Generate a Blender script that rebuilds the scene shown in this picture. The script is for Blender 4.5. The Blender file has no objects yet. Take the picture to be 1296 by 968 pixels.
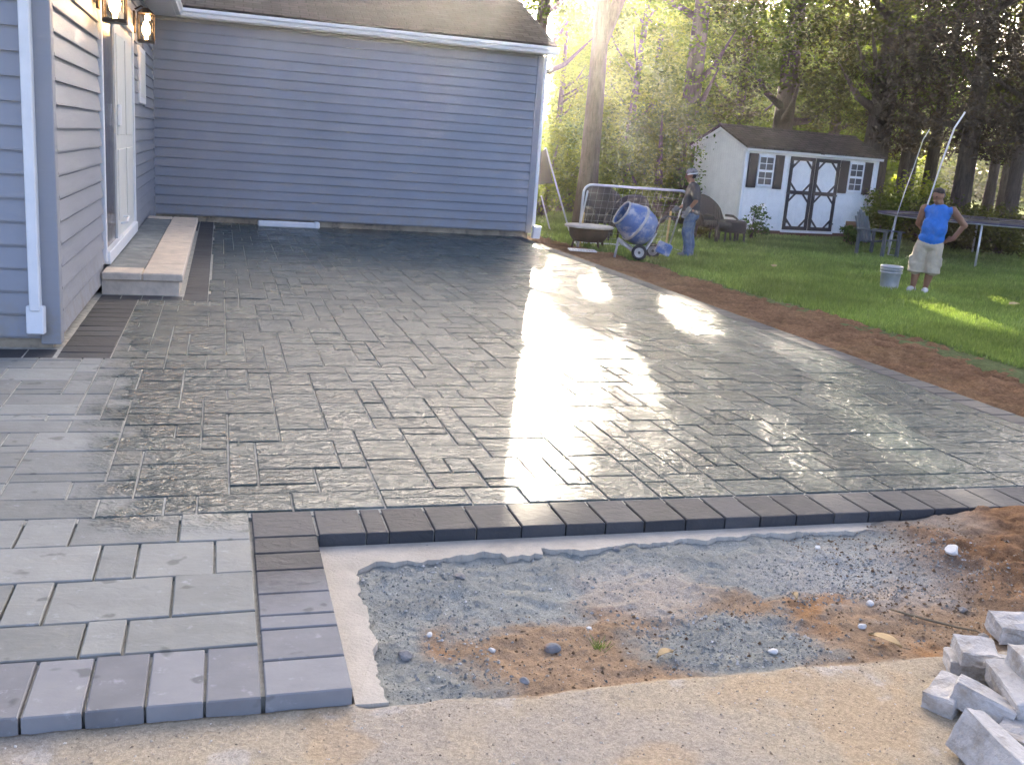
import bpy, bmesh, math, random
import numpy as np
from mathutils import Vector, Matrix, Euler
R = math.radians
random.seed(7); rng = np.random.default_rng(7)
scene = bpy.context.scene
col = scene.collection

# ------------------------------------------------------------------ camera
F_PX, CAM_H, PITCH, ROLL, YAW = 1236.0, 1.65, R(13.3), R(4.2), R(17.1)
def bearing(px, py=484.0):
    """direction of a photograph pixel in the house-aligned world"""
    cx, cy = px - 648.0, py - 484.0
    X = cx*math.cos(ROLL) + cy*math.sin(ROLL); Y = -cx*math.sin(ROLL) + cy*math.cos(ROLL)
    wy = F_PX*math.cos(PITCH) - Y*math.sin(PITCH); wz = -Y*math.cos(PITCH) - F_PX*math.sin(PITCH)
    return Vector((X*math.cos(YAW) + wy*math.sin(YAW), -X*math.sin(YAW) + wy*math.cos(YAW), wz))
cam = bpy.data.cameras.new('camera'); cam_o = bpy.data.objects.new('camera', cam); col.objects.link(cam_o)
fwd = bearing(648, 484).normalized(); rgt = (bearing(1648, 484) - bearing(648, 484)).normalized(); up = rgt.cross(fwd)
cam_o.matrix_world = Matrix(((rgt.x, up.x, -fwd.x, 0), (rgt.y, up.y, -fwd.y, 0), (rgt.z, up.z, -fwd.z, CAM_H), (0, 0, 0, 1)))
cam.sensor_fit = 'HORIZONTAL'; cam.sensor_width = 36; cam.lens = F_PX/1296*36; cam.clip_start = .05; cam.clip_end = 2000
scene.camera = cam_o

# ------------------------------------------------------------------ sky, sun, exposure
SUN_AZ, SUN_EL = R(17.8), R(12)          # azimuth clockwise from +Y
world = bpy.data.worlds.new('World'); scene.world = world; world.use_nodes = True
wn = world.node_tree; wn.nodes.clear()
sky = wn.nodes.new('ShaderNodeTexSky'); sky.sky_type = 'NISHITA'; sky.sun_disc = False
sky.sun_elevation = SUN_EL; sky.sun_rotation = SUN_AZ; sky.air_density = .2; sky.dust_density = 3.5; sky.ozone_density = 0.0
bg = wn.nodes.new('ShaderNodeBackground'); bg.inputs['Strength'].default_value = .15
wo = wn.nodes.new('ShaderNodeOutputWorld')
wn.links.new(sky.outputs[0], bg.inputs[0]); wn.links.new(bg.outputs[0], wo.inputs[0])
sun = bpy.data.lights.new('sun', 'SUN'); sun.energy = 5.0; sun.angle = R(.5); sun.color = (1, .86, .66)
sun_o = bpy.data.objects.new('sun', sun); col.objects.link(sun_o)
SDIR = Vector((math.sin(SUN_AZ)*math.cos(SUN_EL), math.cos(SUN_AZ)*math.cos(SUN_EL), math.sin(SUN_EL)))
sun_o.rotation_euler = (-SDIR).to_track_quat('-Z', 'Y').to_euler(); sun_o.location = SDIR*60
scene.view_settings.view_transform = 'Standard'; scene.view_settings.look = 'None'
scene.view_settings.gamma = 1; scene.view_settings.use_curve_mapping = False
scene.view_settings.exposure = 3.24
scene.cycles.max_bounces = 5; scene.cycles.diffuse_bounces = 3; scene.cycles.transparent_max_bounces = 4
scene.cycles.sample_clamp_indirect = 6; scene.cycles.use_adaptive_sampling = True; scene.cycles.adaptive_threshold = .02

HAZE = .0009
# ------------------------------------------------------------------ noise
def _hash(ix, iy, s):
    h = (ix*374761393 + iy*668265263 + s*974634777) & 0xffffffff
    h = ((h ^ (h >> 13))*1274126177) & 0xffffffff
    return ((h ^ (h >> 16)) & 0xffff)/65535.0
def vnoise(x, y, s=0):
    x = np.asarray(x, float); y = np.asarray(y, float)
    ix = np.floor(x).astype(np.int64); iy = np.floor(y).astype(np.int64); fx = x - ix; fy = y - iy
    fx = fx*fx*(3 - 2*fx); fy = fy*fy*(3 - 2*fy)
    a = _hash(ix, iy, s); b = _hash(ix+1, iy, s); c = _hash(ix, iy+1, s); d = _hash(ix+1, iy+1, s)
    return (a*(1-fx) + b*fx)*(1-fy) + (c*(1-fx) + d*fx)*fy
def fbm(x, y, s=0, o=4):
    v = 0; a = .5; x = np.asarray(x, float); y = np.asarray(y, float)
    for i in range(o):
        v = v + a*vnoise(x, y, s+i); x = x*2.03 + 7.1; y = y*2.03 + 3.3; a *= .5
    return v/(1 - .5**o)
def sstep(a, b, x): t = np.clip((x-a)/(b-a), 0, 1); return t*t*(3-2*t)

# ------------------------------------------------------------------ mesh helpers
class MB:
    def __init__(s): s.v = []; s.f = []
    def add(s, v, f):
        o = len(s.v); s.v += [tuple(p) for p in v]; s.f += [tuple(i+o for i in q) for q in f]; return s
    def box(s, x0, x1, y0, y1, z0, z1, M=None):
        v = [Vector(p) for p in ((x0,y0,z0),(x1,y0,z0),(x1,y1,z0),(x0,y1,z0),(x0,y0,z1),(x1,y0,z1),(x1,y1,z1),(x0,y1,z1))]
        if M: v = [M @ p for p in v]
        return s.add(v, [(3,2,1,0),(4,5,6,7),(0,1,5,4),(1,2,6,5),(2,3,7,6),(3,0,4,7)])
    def bbox(s, x0, x1, y0, y1, z0, z1, b=.01, M=None):      # box with chamfered edges
        bm = bmesh.new(); bmesh.ops.create_cube(bm, size=1)
        for q in bm.verts: q.co = Vector(((x0+x1)/2 + q.co.x*(x1-x0), (y0+y1)/2 + q.co.y*(y1-y0), (z0+z1)/2 + q.co.z*(z1-z0)))
        bmesh.ops.bevel(bm, geom=bm.edges[:], offset=b, segments=1, affect='EDGES')
        bm.verts.index_update()
        v = [(M @ q.co) if M else q.co.copy() for q in bm.verts]; f = [[q.index for q in k.verts] for k in bm.faces]
        bm.free(); return s.add(v, f)
    def prism(s, pts, axis, a, b):                            # polygon pts (2D) extruded along axis 'x','y' or 'z'
        n = len(pts); v = []
        for t in (a, b):
            for p, q in pts: v.append({'x': (t, p, q), 'y': (p, t, q), 'z': (p, q, t)}[axis])
        return s.add(v, [tuple(range(n-1, -1, -1)), tuple(range(n, 2*n))] + [(i, (i+1) % n, n+(i+1) % n, n+i) for i in range(n)])
    def tube(s, pts, r, n=8, caps=True):
        pts = [Vector(p) for p in pts]; rr = r if isinstance(r, (list, tuple)) else [r]*len(pts)
        V = []; ref = None
        for i, p in enumerate(pts):
            t = (pts[min(i+1, len(pts)-1)] - pts[max(i-1, 0)]).normalized()
            if ref is None:
                ref = Vector((0,0,1)) if abs(t.z) < .9 else Vector((1,0,0))
            a = (ref - t*ref.dot(t)).normalized(); ref = a; b = t.cross(a)
            for k in range(n):
                c = 2*math.pi*k/n; V.append(p + (a*math.cos(c) + b*math.sin(c))*rr[i])
        m = len(pts); Fc = [(i*n+k, i*n+(k+1) % n, (i+1)*n+(k+1) % n, (i+1)*n+k) for i in range(m-1) for k in range(n)]
        if caps: Fc += [tuple(range(n-1, -1, -1)), tuple((m-1)*n+k for k in range(n))]
        return s.add(V, Fc)
    def lathe(s, prof, n=20, M=None, caps=True):              # prof: (r, z)
        V = []
        for r, z in prof:
            for k in range(n):
                c = 2*math.pi*k/n; p = Vector((r*math.cos(c), r*math.sin(c), z)); V.append(M @ p if M else p)
        m = len(prof); Fc = [(i*n+k, i*n+(k+1) % n, (i+1)*n+(k+1) % n, (i+1)*n+k) for i in range(m-1) for k in range(n)]
        if caps: Fc += [tuple(range(n-1, -1, -1)), tuple((m-1)*n+k for k in range(n))]
        return s.add(V, Fc)
    def ell(s, c, r, M=None, n=12, m=8):                      # ellipsoid
        prof = [(math.sin(math.pi*i/m), -math.cos(math.pi*i/m)) for i in range(m+1)]
        prof[0] = (.02, -1); prof[-1] = (.02, 1)
        T = Matrix.Translation(c) @ (M or Matrix.Identity(4)) @ Matrix.Diagonal((r[0], r[1], r[2], 1))
        return s.lathe(prof, n, T)
    def chain(s, pts, rad, n=10):                             # limb: tapered tube with round ends
        pts = [Vector(p) for p in pts]; s.tube(pts, list(rad), n)
        for p, r in zip(pts, rad): s.ell(p, (r, r, r), None, n, 6)
        return s
    def build(s, name, mat=None, parent=None, smooth=False, world=False):
        me = bpy.data.meshes.new(name); me.from_pydata(s.v, [], s.f); me.update()
        if smooth: me.polygons.foreach_set('use_smooth', [True]*len(me.polygons))
        return link(name, me, mat, parent, world)
def link(name, me, mat=None, parent=None, world=False):
    if mat and not me.materials: me.materials.append(mat)
    o = bpy.data.objects.new(name, me); col.objects.link(o)
    if parent:
        o.parent = parent
        if world: o.matrix_parent_inverse = parent.matrix_basis.inverted()
    return o
def fixn(o):
    bm = bmesh.new(); bm.from_mesh(o.data); bmesh.ops.recalc_face_normals(bm, faces=bm.faces); bm.to_mesh(o.data); bm.free(); return o
def np_mesh(name, V, n_per, mat, parent=None, world=False, cols=None):
    """many disconnected n-gons: V (N, n_per, 3)"""
    N = len(V); me = bpy.data.meshes.new(name)
    me.vertices.add(N*n_per); me.vertices.foreach_set('co', V.reshape(-1).astype(np.float32))
    me.loops.add(N*n_per); me.loops.foreach_set('vertex_index', np.arange(N*n_per, dtype=np.int32))
    me.polygons.add(N); me.polygons.foreach_set('loop_start', np.arange(0, N*n_per, n_per, dtype=np.int32))
    me.update(); me.validate()
    return link(name, me, mat, parent, world)
def grid_mesh(name, xs, ys, Z, mat, colors=None, parent=None, smooth=True):
    nx, ny = len(xs), len(ys); X, Y = np.meshgrid(xs, ys, indexing='ij')
    V = np.stack([X, Y, Z], -1).reshape(-1, 3)
    i, j = np.meshgrid(np.arange(nx-1), np.arange(ny-1), indexing='ij'); a = (i*ny + j).reshape(-1)
    Fc = np.stack([a, a+ny, a+ny+1, a+1], -1).astype(np.int32)
    me = bpy.data.meshes.new(name); me.vertices.add(len(V)); me.vertices.foreach_set('co', V.reshape(-1).astype(np.float32))
    me.loops.add(Fc.size); me.loops.foreach_set('vertex_index', Fc.reshape(-1))
    me.polygons.add(len(Fc)); me.polygons.foreach_set('loop_start', np.arange(0, Fc.size, 4, dtype=np.int32))
    me.polygons.foreach_set('use_smooth', np.full(len(Fc), smooth))
    if colors is not None:
        at = me.color_attributes.new('tone', 'FLOAT_COLOR', 'POINT')
        at.data.foreach_set('color', np.concatenate([colors.reshape(-1, 3), np.ones((len(V), 1))], 1).reshape(-1).astype(np.float32))
    me.update(); me.validate()
    return link(name, me, mat, parent)
def tag(o, label=None, cat=None, group=None, kind=None):
    for k, v in (('label', label), ('category', cat), ('group', group), ('kind', kind)):
        if v: o[k] = v
    return o
def empty(name, loc=(0,0,0), rz=0, label=None, cat=None, group=None):
    o = bpy.data.objects.new(name, None); col.objects.link(o); o.location = loc; o.rotation_euler = (0,0,rz)
    o.matrix_basis = Matrix.Translation(loc) @ Matrix.Rotation(rz, 4, 'Z'); o.empty_display_size = .2
    return tag(o, label, cat, group)
def copy_tree(o, parent=None):
    c = o.copy(); col.objects.link(c); c.parent = parent
    for ch in list(o.children): copy_tree(ch, c)
    return c
def remesh(o, vox, sm=6):
    m = o.modifiers.new('remesh', 'REMESH'); m.mode = 'VOXEL'; m.voxel_size = vox; m.use_smooth_shade = True
    k = o.modifiers.new('smooth', 'SMOOTH'); k.iterations = sm; k.factor = .5
    return o

# ------------------------------------------------------------------ materials
class NT:
    def __init__(s, name):
        s.m = bpy.data.materials.new(name); s.m.use_nodes = True; s.t = s.m.node_tree; s.t.nodes.clear()
        s.out = s.n('ShaderNodeOutputMaterial'); s.b = s.n('ShaderNodeBsdfPrincipled'); s.l(s.b.outputs[0], s.out.inputs[0])
    def n(s, t, **k):
        o = s.t.nodes.new(t)
        for a, v in k.items(): setattr(o, a, v)
        return o
    def l(s, a, b): s.t.links.new(a, b)
    def val(s, node, key, x):
        i = node.inputs[key]
        if hasattr(x, 'is_linked') or isinstance(x, bpy.types.NodeSocket): s.l(x, i)
        else: i.default_value = x
    def noise(s, scale=5, detail=4, rough=.55, vec=None, dist=0):
        o = s.n('ShaderNodeTexNoise'); o.inputs['Scale'].default_value = scale; o.inputs['Detail'].default_value = detail
        o.inputs['Roughness'].default_value = rough; o.inputs['Distortion'].default_value = dist
        if vec is not None: s.l(vec, o.inputs['Vector'])
        return o.outputs['Fac']
    def mapped(s, src, scale=(1,1,1), loc=(0,0,0), rot=(0,0,0)):
        m = s.n('ShaderNodeMapping'); m.inputs['Scale'].default_value = scale; m.inputs['Location'].default_value = loc; m.inputs['Rotation'].default_value = rot
        s.l(src, m.inputs[0]); return m.outputs[0]
    def pos(s): return s.n('ShaderNodeNewGeometry').outputs['Position']
    def obj(s): return s.n('ShaderNodeTexCoord').outputs['Object']
    def ramp(s, fac, stops):
        o = s.n('ShaderNodeValToRGB'); e = o.color_ramp.elements
        while len(e) < len(stops): e.new(.5)
        for q, (p, c) in zip(e, stops):
            q.position = p; q.color = (c, c, c, 1) if isinstance(c, (int, float)) else (*c, 1)
        s.l(fac, o.inputs[0]); return o.outputs[0]
    def math(s, op, a, b=0.0, c=0.0):
        o = s.n('ShaderNodeMath', operation=op)
        for i, x in enumerate((a, b, c)): s.val(o, i, x)
        return o.outputs[0]
    def mix(s, fac, a, b, mode='MIX'):
        o = s.n('ShaderNodeMix', data_type='RGBA', blend_type=mode)
        for i, x in ((0, fac), (6, a), (7, b)):
            if isinstance(x, tuple): x = (*x, 1) if len(x) == 3 else x
            s.val(o, i, x)
        return o.outputs[2]
    def bump(s, h, dist=.01, strength=1.0, nrm=None):
        o = s.n('ShaderNodeBump'); o.inputs['Strength'].default_value = strength; o.inputs['Distance'].default_value = dist
        s.l(h, o.inputs['Height'])
        if nrm is not None: s.l(nrm, o.inputs['Normal'])
        return o.outputs[0]
    def set(s, **k):
        names = dict(color='Base Color', rough='Roughness', metal='Metallic', normal='Normal', spec='Specular IOR Level', ecol='Emission Color', estr='Emission Strength', alpha='Alpha', trans='Transmission Weight', ior='IOR', coat='Coat Weight', coatr='Coat Roughness')
        for a, x in k.items():
            if isinstance(x, tuple) and len(x) == 3: x = (*x, 1)
            s.val(s.b, names[a], x)
        return s.m
def mat(name, c, rough=.7, metal=0, var=.18, scale=6, bump=.002, bscale=60, spec=.4, dirt=None):
    t = NT(name); v = t.obj()
    n = t.noise(scale, 5, .6, v)
    f = t.ramp(n, [(.3, 1-var), (.7, 1+var)])
    cc = t.mix(1.0, c, f, 'MULTIPLY')
    if dirt:
        d = t.ramp(t.noise(scale*.7+2, 6, .7, t.mapped(v, loc=(3.1, 1.7, .4))), [(.48, 0.0), (.66, 1.0)])
        cc = t.mix(d, cc, dirt)
    rr = t.math('MULTIPLY_ADD', n, .25, rough-.12)
    return t.set(color=cc, rough=rr, metal=metal, spec=spec, normal=t.bump(t.noise(bscale, 3, .6, v), bump))
def leaf_mat(name, c0, c1, trans=.45, tc=None, rough=.55):
    t = NT(name); g = t.n('ShaderNodeNewGeometry'); rnd = g.outputs['Random Per Island']
    c = t.ramp(rnd, [(0, c0), (.6, tuple((a+b)/2 for a, b in zip(c0, c1))), (1, c1)])
    big = t.ramp(t.noise(.55, 2, .5, t.pos()), [(.35, .72), (.65, 1.25)])
    c = t.mix(1.0, c, big, 'MULTIPLY')
    t.set(color=c, rough=rough, spec=.1)
    tr = t.n('ShaderNodeBsdfTranslucent'); t.l(t.mix(1.0, c, tc or (1.7, 1.7, .4), 'MULTIPLY'), tr.inputs[0])
    ms = t.n('ShaderNodeMixShader'); ms.inputs[0].default_value = trans
    t.l(t.b.outputs[0], ms.inputs[1]); t.l(tr.outputs[0], ms.inputs[2]); t.l(ms.outputs[0], t.out.inputs[0])
    return t.m
def bark_mat(name, c0, c1, sc=1.0):
    t = NT(name); v = t.mapped(t.obj(), (9*sc, 9*sc, 1.6*sc)); n = t.noise(2.2, 6, .65, v, .6)
    return t.set(color=t.ramp(n, [(.3, c0), (.7, c1)]), rough=.9, spec=.15, normal=t.bump(n, .03))

def paver_mat(name, dry0, dry1, wet0, wet1, border=False):
    t = NT(name); P = t.pos(); sp = t.n('ShaderNodeSeparateXYZ'); t.l(P, sp.inputs[0]); u, v = sp.outputs[0], sp.outputs[1]
    g = t.n('ShaderNodeNewGeometry'); oi = t.n('ShaderNodeObjectInfo')
    rnd = t.math('FRACT', t.math('ADD', g.outputs['Random Per Island'], oi.outputs['Random']))
    wob = t.math('MULTIPLY_ADD', t.noise(2.3, 5, .65, P), 1.0, -.5)
    # where the sealer has been laid: a line down the left and another across the front
    lu = t.math('ADD', t.math('ADD', u, t.math('MULTIPLY_ADD', v, .085, .13)), t.math('MULTIPLY', wob, .9))
    wu = t.n('ShaderNodeMapRange', interpolation_type='SMOOTHSTEP'); t.l(lu, wu.inputs[0]); wu.inputs[1].default_value = -.12; wu.inputs[2].default_value = .2
    lv = t.math('ADD', v, t.math('MULTIPLY', wob, .55))
    wv = t.n('ShaderNodeMapRange', interpolation_type='SMOOTHSTEP'); t.l(lv, wv.inputs[0]); wv.inputs[1].default_value = 4.0 if not border else 3.25; wv.inputs[2].default_value = 4.32 if not border else 3.75
    wet = t.math('MULTIPLY', wu.outputs[0], wv.outputs[0]) if not border else wv.outputs[0]
    n1 = t.noise(5.5, 6, .62, t.mapped(P, (1, 1.35, 1))); n2 = t.noise(26, 5, .65, P)
    f = t.math('ADD', t.math('MULTIPLY', n1, .55), t.math('MULTIPLY', rnd, .45))
    dry = t.ramp(f, [(.25, dry0), (.75, dry1)]); we = t.ramp(f, [(.25, wet0), (.75, wet1)])
    spots = t.ramp(t.noise(9, 2, .4, t.mapped(P, (1, 1, 1), (2.2, 5.1, 0))), [(.66, 0.0), (.71, 1.0)])
    dry = t.mix(t.math('MULTIPLY', spots, .55), dry, tuple(x*.45 for x in dry0))
    eff = t.ramp(t.noise(16, 5, .7, t.mapped(P, (1, 1, 1), (7.2, 1.1, 0))), [(.6, 0.0), (.72, 1.0)])
    dry = t.mix(t.math('MULTIPLY', eff, .35), dry, (.52, .53, .56))
    tan = t.ramp(t.noise(3.2, 4, .6, t.mapped(P, (1, 1, 1), (1.2, 9.1, 0))), [(.56, 0.0), (.72, 1.0)])
    dry = t.mix(t.math('MULTIPLY', tan, .25), dry, (.36, .33, .25))
    # cleft relief, rills running across the slabs
    c1 = t.noise(11, 4, .55, t.mapped(P, (1.0, 1.5, 1), rot=(0, 0, .5)), 1.0); c2 = t.noise(34, 3, .6, t.mapped(P, (1, 1.4, 1)), .4)
    hgt = t.math('ADD', c1, t.math('MULTIPLY', c2, .30))
    relief = t.math('MULTIPLY', hgt, t.math('MULTIPLY_ADD', wet, .8, .2))
    pud = t.ramp(t.noise(1.7, 4, .6, t.mapped(P, (1, 1.3, 1), (4.2, 8.8, 0))), [(.35, .12), (.65, .32)])
    rough = t.mix(wet, (.82, .82, .82), pud if not border else (.68, .68, .68))
    return t.set(color=t.mix(wet, dry, we), rough=rough, spec=.27, normal=t.bump(relief, .021 if not border else .006))

M = {}
M['paver'] = paver_mat('slate pavers', (.205, .208, .19), (.32, .322, .295), (.030, .048, .048), (.066, .091, .085))
M['border'] = paver_mat('charcoal border pavers', (.162, .163, .168), (.265, .266, .272), (.044, .046, .050), (.078, .080, .085), True)
t = NT('blue vinyl siding'); P_ = t.pos(); sp = t.n('ShaderNodeSeparateXYZ'); t.l(P_, sp.inputs[0])
fade = t.ramp(t.noise(.9, 5, .6, t.mapped(P_, (1, 1, .5))), [(.3, .92), (.7, 1.08)])
spl = t.math('MULTIPLY', t.ramp(sp.outputs[2], [(.08, 1.0), (.55, 0.0)]), t.ramp(t.noise(7, 6, .7, P_), [(.42, 0.0), (.66, .75)]))
cs = t.mix(spl, t.mix(1.0, (.28, .292, .325), fade, 'MULTIPLY'), (.30, .27, .22))
M['siding'] = t.set(color=cs, rough=t.math('MULTIPLY_ADD', spl, .3, .48), spec=.4, normal=t.bump(t.noise(2.5, 3, .5, t.mapped(P_, (.4, .4, 3))), .006))
M['white'] = mat('white painted metal', (.78, .79, .80), .45, var=.05, bump=.0005)
M['cream'] = mat('cream door paint', (.70, .70, .66), .5, var=.05, bump=.0005)
M['darkglass'] = mat('dark door glass', (.07, .07, .085), .18, var=.1, bump=.0003)
M['foundation'] = mat('parged foundation', (.34, .28, .20), .9, var=.3, scale=4, bump=.004, bscale=30, dirt=(.14, .12, .1))
M['limestone'] = mat('limestone step', (.68, .57, .45), .8, var=.16, scale=7, bump=.006, bscale=18)
M['bluestone'] = mat('bluestone landing', (.17, .19, .19), .6, var=.25, scale=5, bump=.003, bscale=25, dirt=(.3, .31, .29))
M['brass'] = mat('aged bronze', (.07, .05, .035), .45, .7, bump=.0005)
M['soil'] = None
def tone_mat(name, fine=60, fb=.012, rough=.95, mult=(.6, 1.4), fine2=220):
    t = NT(name); a = t.n('ShaderNodeAttribute', attribute_name='tone'); P = t.pos()
    n = t.noise(fine, 6, .7, P); n2 = t.noise(fine2, 3, .7, P)
    c = t.mix(1.0, a.outputs['Color'], t.ramp(n, [(.3, mult[0]), (.7, mult[1])]), 'MULTIPLY')
    c = t.mix(1.0, c, t.ramp(n2, [(.3, .75), (.7, 1.25)]), 'MULTIPLY')
    return t.set(color=c, rough=rough, spec=.05, normal=t.bump(t.math('ADD', n, t.math('MULTIPLY', n2, .4)), fb))
M['bare'] = tone_mat('bare ground', 75, .007, mult=(.72, 1.28), fine2=330)
M['soilm'] = tone_mat('turned soil', 30, .03)
M['lawn'] = tone_mat('lawn turf', 14, .03, mult=(.65, 1.35))
M['concrete'] = mat('footing concrete', (.46, .42, .355), .92, var=.18, scale=5, bump=.004, bscale=70)
M['bed'] = mat('bedding sand', (.42, .41, .36), .9, var=.3, scale=20, bump=.004)
M['grass'] = leaf_mat('grass blades', (.145, .195, .07), (.26, .315, .12), .4, (1.5, 1.7, .7))
M['leaf'] = leaf_mat('broad leaves', (.055, .092, .012), (.14, .185, .026), .58)
M['leafy'] = leaf_mat('sunny leaves', (.085, .125, .013), (.21, .25, .032), .6)
M['leafd'] = leaf_mat('dark leaves', (.04, .05, .017), (.10, .105, .03), .5)
M['needle'] = leaf_mat('needles', (.04, .032, .024), (.085, .065, .042), .35, (1.5, 1.3, .7))
M['shrub'] = leaf_mat('shrub leaves', (.04, .08, .025), (.12, .18, .05), .4)
M['bark'] = bark_mat('grey bark', (.075, .06, .048), (.17, .14, .11))
M['barkd'] = bark_mat('dark bark', (.05, .04, .033), (.12, .095, .075))
# ---- more materials
def shingle_mat(name, c0, c1, sx=.32, sy=.14):
    t = NT(name); v = t.obj(); br = t.n('ShaderNodeTexBrick'); t.l(v, br.inputs[0])
    br.inputs['Color1'].default_value = (*c0, 1); br.inputs['Color2'].default_value = (*c1, 1); br.inputs['Mortar'].default_value = (*[x*.4 for x in c0], 1)
    br.inputs['Scale'].default_value = 1; br.inputs['Mortar Size'].default_value = .012; br.inputs['Brick Width'].default_value = sx; br.inputs['Row Height'].default_value = sy
    c = t.mix(1.0, br.outputs[0], t.ramp(t.noise(3, 5, .7, v), [(.3, .6), (.7, 1.4)]), 'MULTIPLY')
    return t.set(color=c, rough=.95, spec=.2, normal=t.bump(t.math('ADD', br.outputs['Fac'], t.noise(150, 2, .5, v)), .004, 1))
M['shingle'] = shingle_mat('grey roof shingles', (.036, .034, .038), (.065, .06, .064))
M['shingleb'] = shingle_mat('brown shed shingles', (.055, .042, .04), (.095, .075, .07), .3, .13)
def grooved(name, c, period=.1):
    t = NT(name); v = t.obj(); sp = t.n('ShaderNodeSeparateXYZ'); t.l(v, sp.inputs[0])
    fr = t.math('PINGPONG', t.math('ADD', sp.outputs[0], sp.outputs[1]), period/2)
    gr = t.ramp(t.math('DIVIDE', fr, period/2), [(.0, 0.0), (.12, 1.0)])
    cc = t.mix(1.0, c, t.ramp(t.noise(4, 5, .6, v), [(.3, .92), (.7, 1.06)]), 'MULTIPLY')
    return t.set(color=cc, rough=.6, normal=t.bump(gr, .012))
M['shedwall'] = grooved('white grooved shed siding', (.88, .87, .85))
M['shutter'] = mat('black brown paint', (.035, .027, .03), .5, var=.2, bump=.001)

# ================================================================== SETTING
# ------------------------------------------------------------------ ground sheet to the horizon (lawn, wood floor, far field)
def axis(lo, hi, fine0, fine1, step):
    a = [lo, lo*.6, lo*.35, lo*.2] + list(np.arange(fine0, fine1, step)) + [fine1, hi*.2, hi*.3, hi*.45, hi*.7, hi]
    return np.array(sorted(set(float(x) for x in a)))
gx = axis(-600, 700, -20, 60, .5); gy = axis(-600, 700, -15, 75, .5)
GX, GY = np.meshgrid(gx, gy, indexing='ij')
def lawn_z(x, y):
    z = -.03 + .05*(fbm(x*.4, y*.4, 3) - .5)
    z = z + .25*sstep(26, 40, y) + .9*sstep(60, 160, np.hypot(x, y))
    return z
edge = 6.75 + .25*(fbm(GY*.8, GY*0, 9) - .5)
inside = (GX < 6.6) & (GY < 19.2) & (GX > -14)
Zg = np.where(inside, -.30, lawn_z(GX, GY))
n = fbm(GX*.9, GY*.9, 21); n2 = fbm(GX*.25, GY*.25, 33)
c = np.array([.14, .17, .072])[None, None]*(0.75 + .6*n)[..., None]
floor = sstep(25.5, 28.5, GY + 2*(n2-.5)*3 - .10*(GX-8)) * (1 - sstep(58, 66, np.hypot(GX, GY)))
c = c*(1-floor[..., None]) + floor[..., None]*np.array([.075, .052, .033])*(0.7+.6*n)[..., None]
far = sstep(56, 64, np.hypot(GX, GY))
c = c*(1-far[..., None]) + far[..., None]*np.array([.16, .20, .045])
tag(grid_mesh('ground', gx, gy, Zg, M['lawn'], c), kind='structure')

# ------------------------------------------------------------------ bare ground in front: sandy apron, trench of stone dust and soil
xs = np.concatenate([[-14, -9, -6, -4], np.arange(-2.2, -.6, .03), np.arange(-.6, 3.9, .0125), np.arange(3.9, 8.01, .06), [9, 11, 14]])
ys = np.concatenate([[-14, -9, -5, -2, 0, 1.2, 1.6], np.arange(1.75, 4.05, .0125), [4.1, 4.2]])
X, Y = np.meshgrid(xs, ys, indexing='ij')
def fore(X, Y):
    w1 = fbm(X*2.2, Y*2.2, 40); w2 = fbm(X*9, Y*9, 41); w3 = fbm(X*28, Y*28, 42, 3); w0 = fbm(X*.9, Y*.9, 47)
    lip = 2.70 + .05*(fbm(X*3, X*0, 44) - .5) + .03*(w2-.5)      # edge between apron and trench
    tr = sstep(lip - .02, lip + .035, Y) * sstep(.40, .46, X)
    mound = sstep(2.75, 3.5, X + .55*(w1-.5)*2 - .35*(Y-3.2))*sstep(2.72, 2.95, Y)
    z = -.058 - .012*sstep(2.0, 1.0, Y) + .010*(w2-.5) + .008*(w3-.5)
    dep = .022 + .016*sstep(2.75, 3.0, Y) - .020*sstep(3.4, 3.75, Y) + .03*(w1-.5) + .045*(w2-.5) + .032*(w3-.5)
    z = z - tr*(1-mound)*dep + mound*tr*(.02 + .06*w2 + .03*w3)
    # under the pavers the sheet drops away
    under = ((X < .40) & (Y > 2.73)) | (Y > 3.94)
    z = np.where(under, -.16, z)
    sand = np.array([.47, .395, .285]); sand2 = np.array([.43, .375, .30]); ochre = np.array([.50, .37, .225])
    c = sand + (sand2-sand)*sstep(.4, .62, w1)[..., None]
    k = sstep(.60, .72, fbm(X*3.1, Y*3.1, 60))[..., None]*.55; c = c*(1-k) + k*ochre
    k = sstep(.68, .76, fbm(X*6, Y*6, 61))[..., None]*.5; c = c*(1-k) + k*np.array([.55, .52, .47])
    dust = np.array([.29, .30, .275])*(.75 + .5*w2)[..., None]
    brown = np.array([.32, .225, .145])*(.7 + .6*w2)[..., None]; rust = np.array([.36, .19, .08])
    # stone dust along the back and the left, soil in the middle and to the right
    dm = sstep(3.18, 3.42, Y + .55*(w1-.5) + .25*(w2-.5)) 
    dm = np.maximum(dm, sstep(.95, .72, X + .5*(w1-.5)*1.3)); dm = np.maximum(dm, sstep(.36, .18, np.hypot((X-1.85)*.75, Y-2.95) + .22*(w2-.5)))
    dm = dm*(1-.75*sstep(.28, .12, np.hypot((X-1.62)*.8, Y-3.33) + .15*(w2-.5)))
    k = dm[..., None]; t = brown*(1-k) + dust*k
    k = sstep(.30, .14, np.hypot((X-1.68)*.8, Y-3.42) + .16*(w2-.5))[..., None]*.7; t = t*(1-k) + k*np.array([.46, .42, .36])
    k = sstep(.42, .2, np.hypot((X-2.85)*.55, Y-3.42) + .35*(w2-.5))[..., None]*.5; t = t*(1-k) + k*np.array([.46, .44, .40])
    k = (sstep(.62, .74, fbm(X*4, Y*4, 71))*(1-dm))[..., None]*.7; t = t*(1-k) + k*rust
    k = mound[..., None]; t = t*(1-k) + k*np.array([.22, .125, .068])*(.6 + .8*w2)[..., None]
    k = tr[..., None]; c = c*(1-k) + k*t
    return z, c
Z, C = fore(X, Y)
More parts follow.
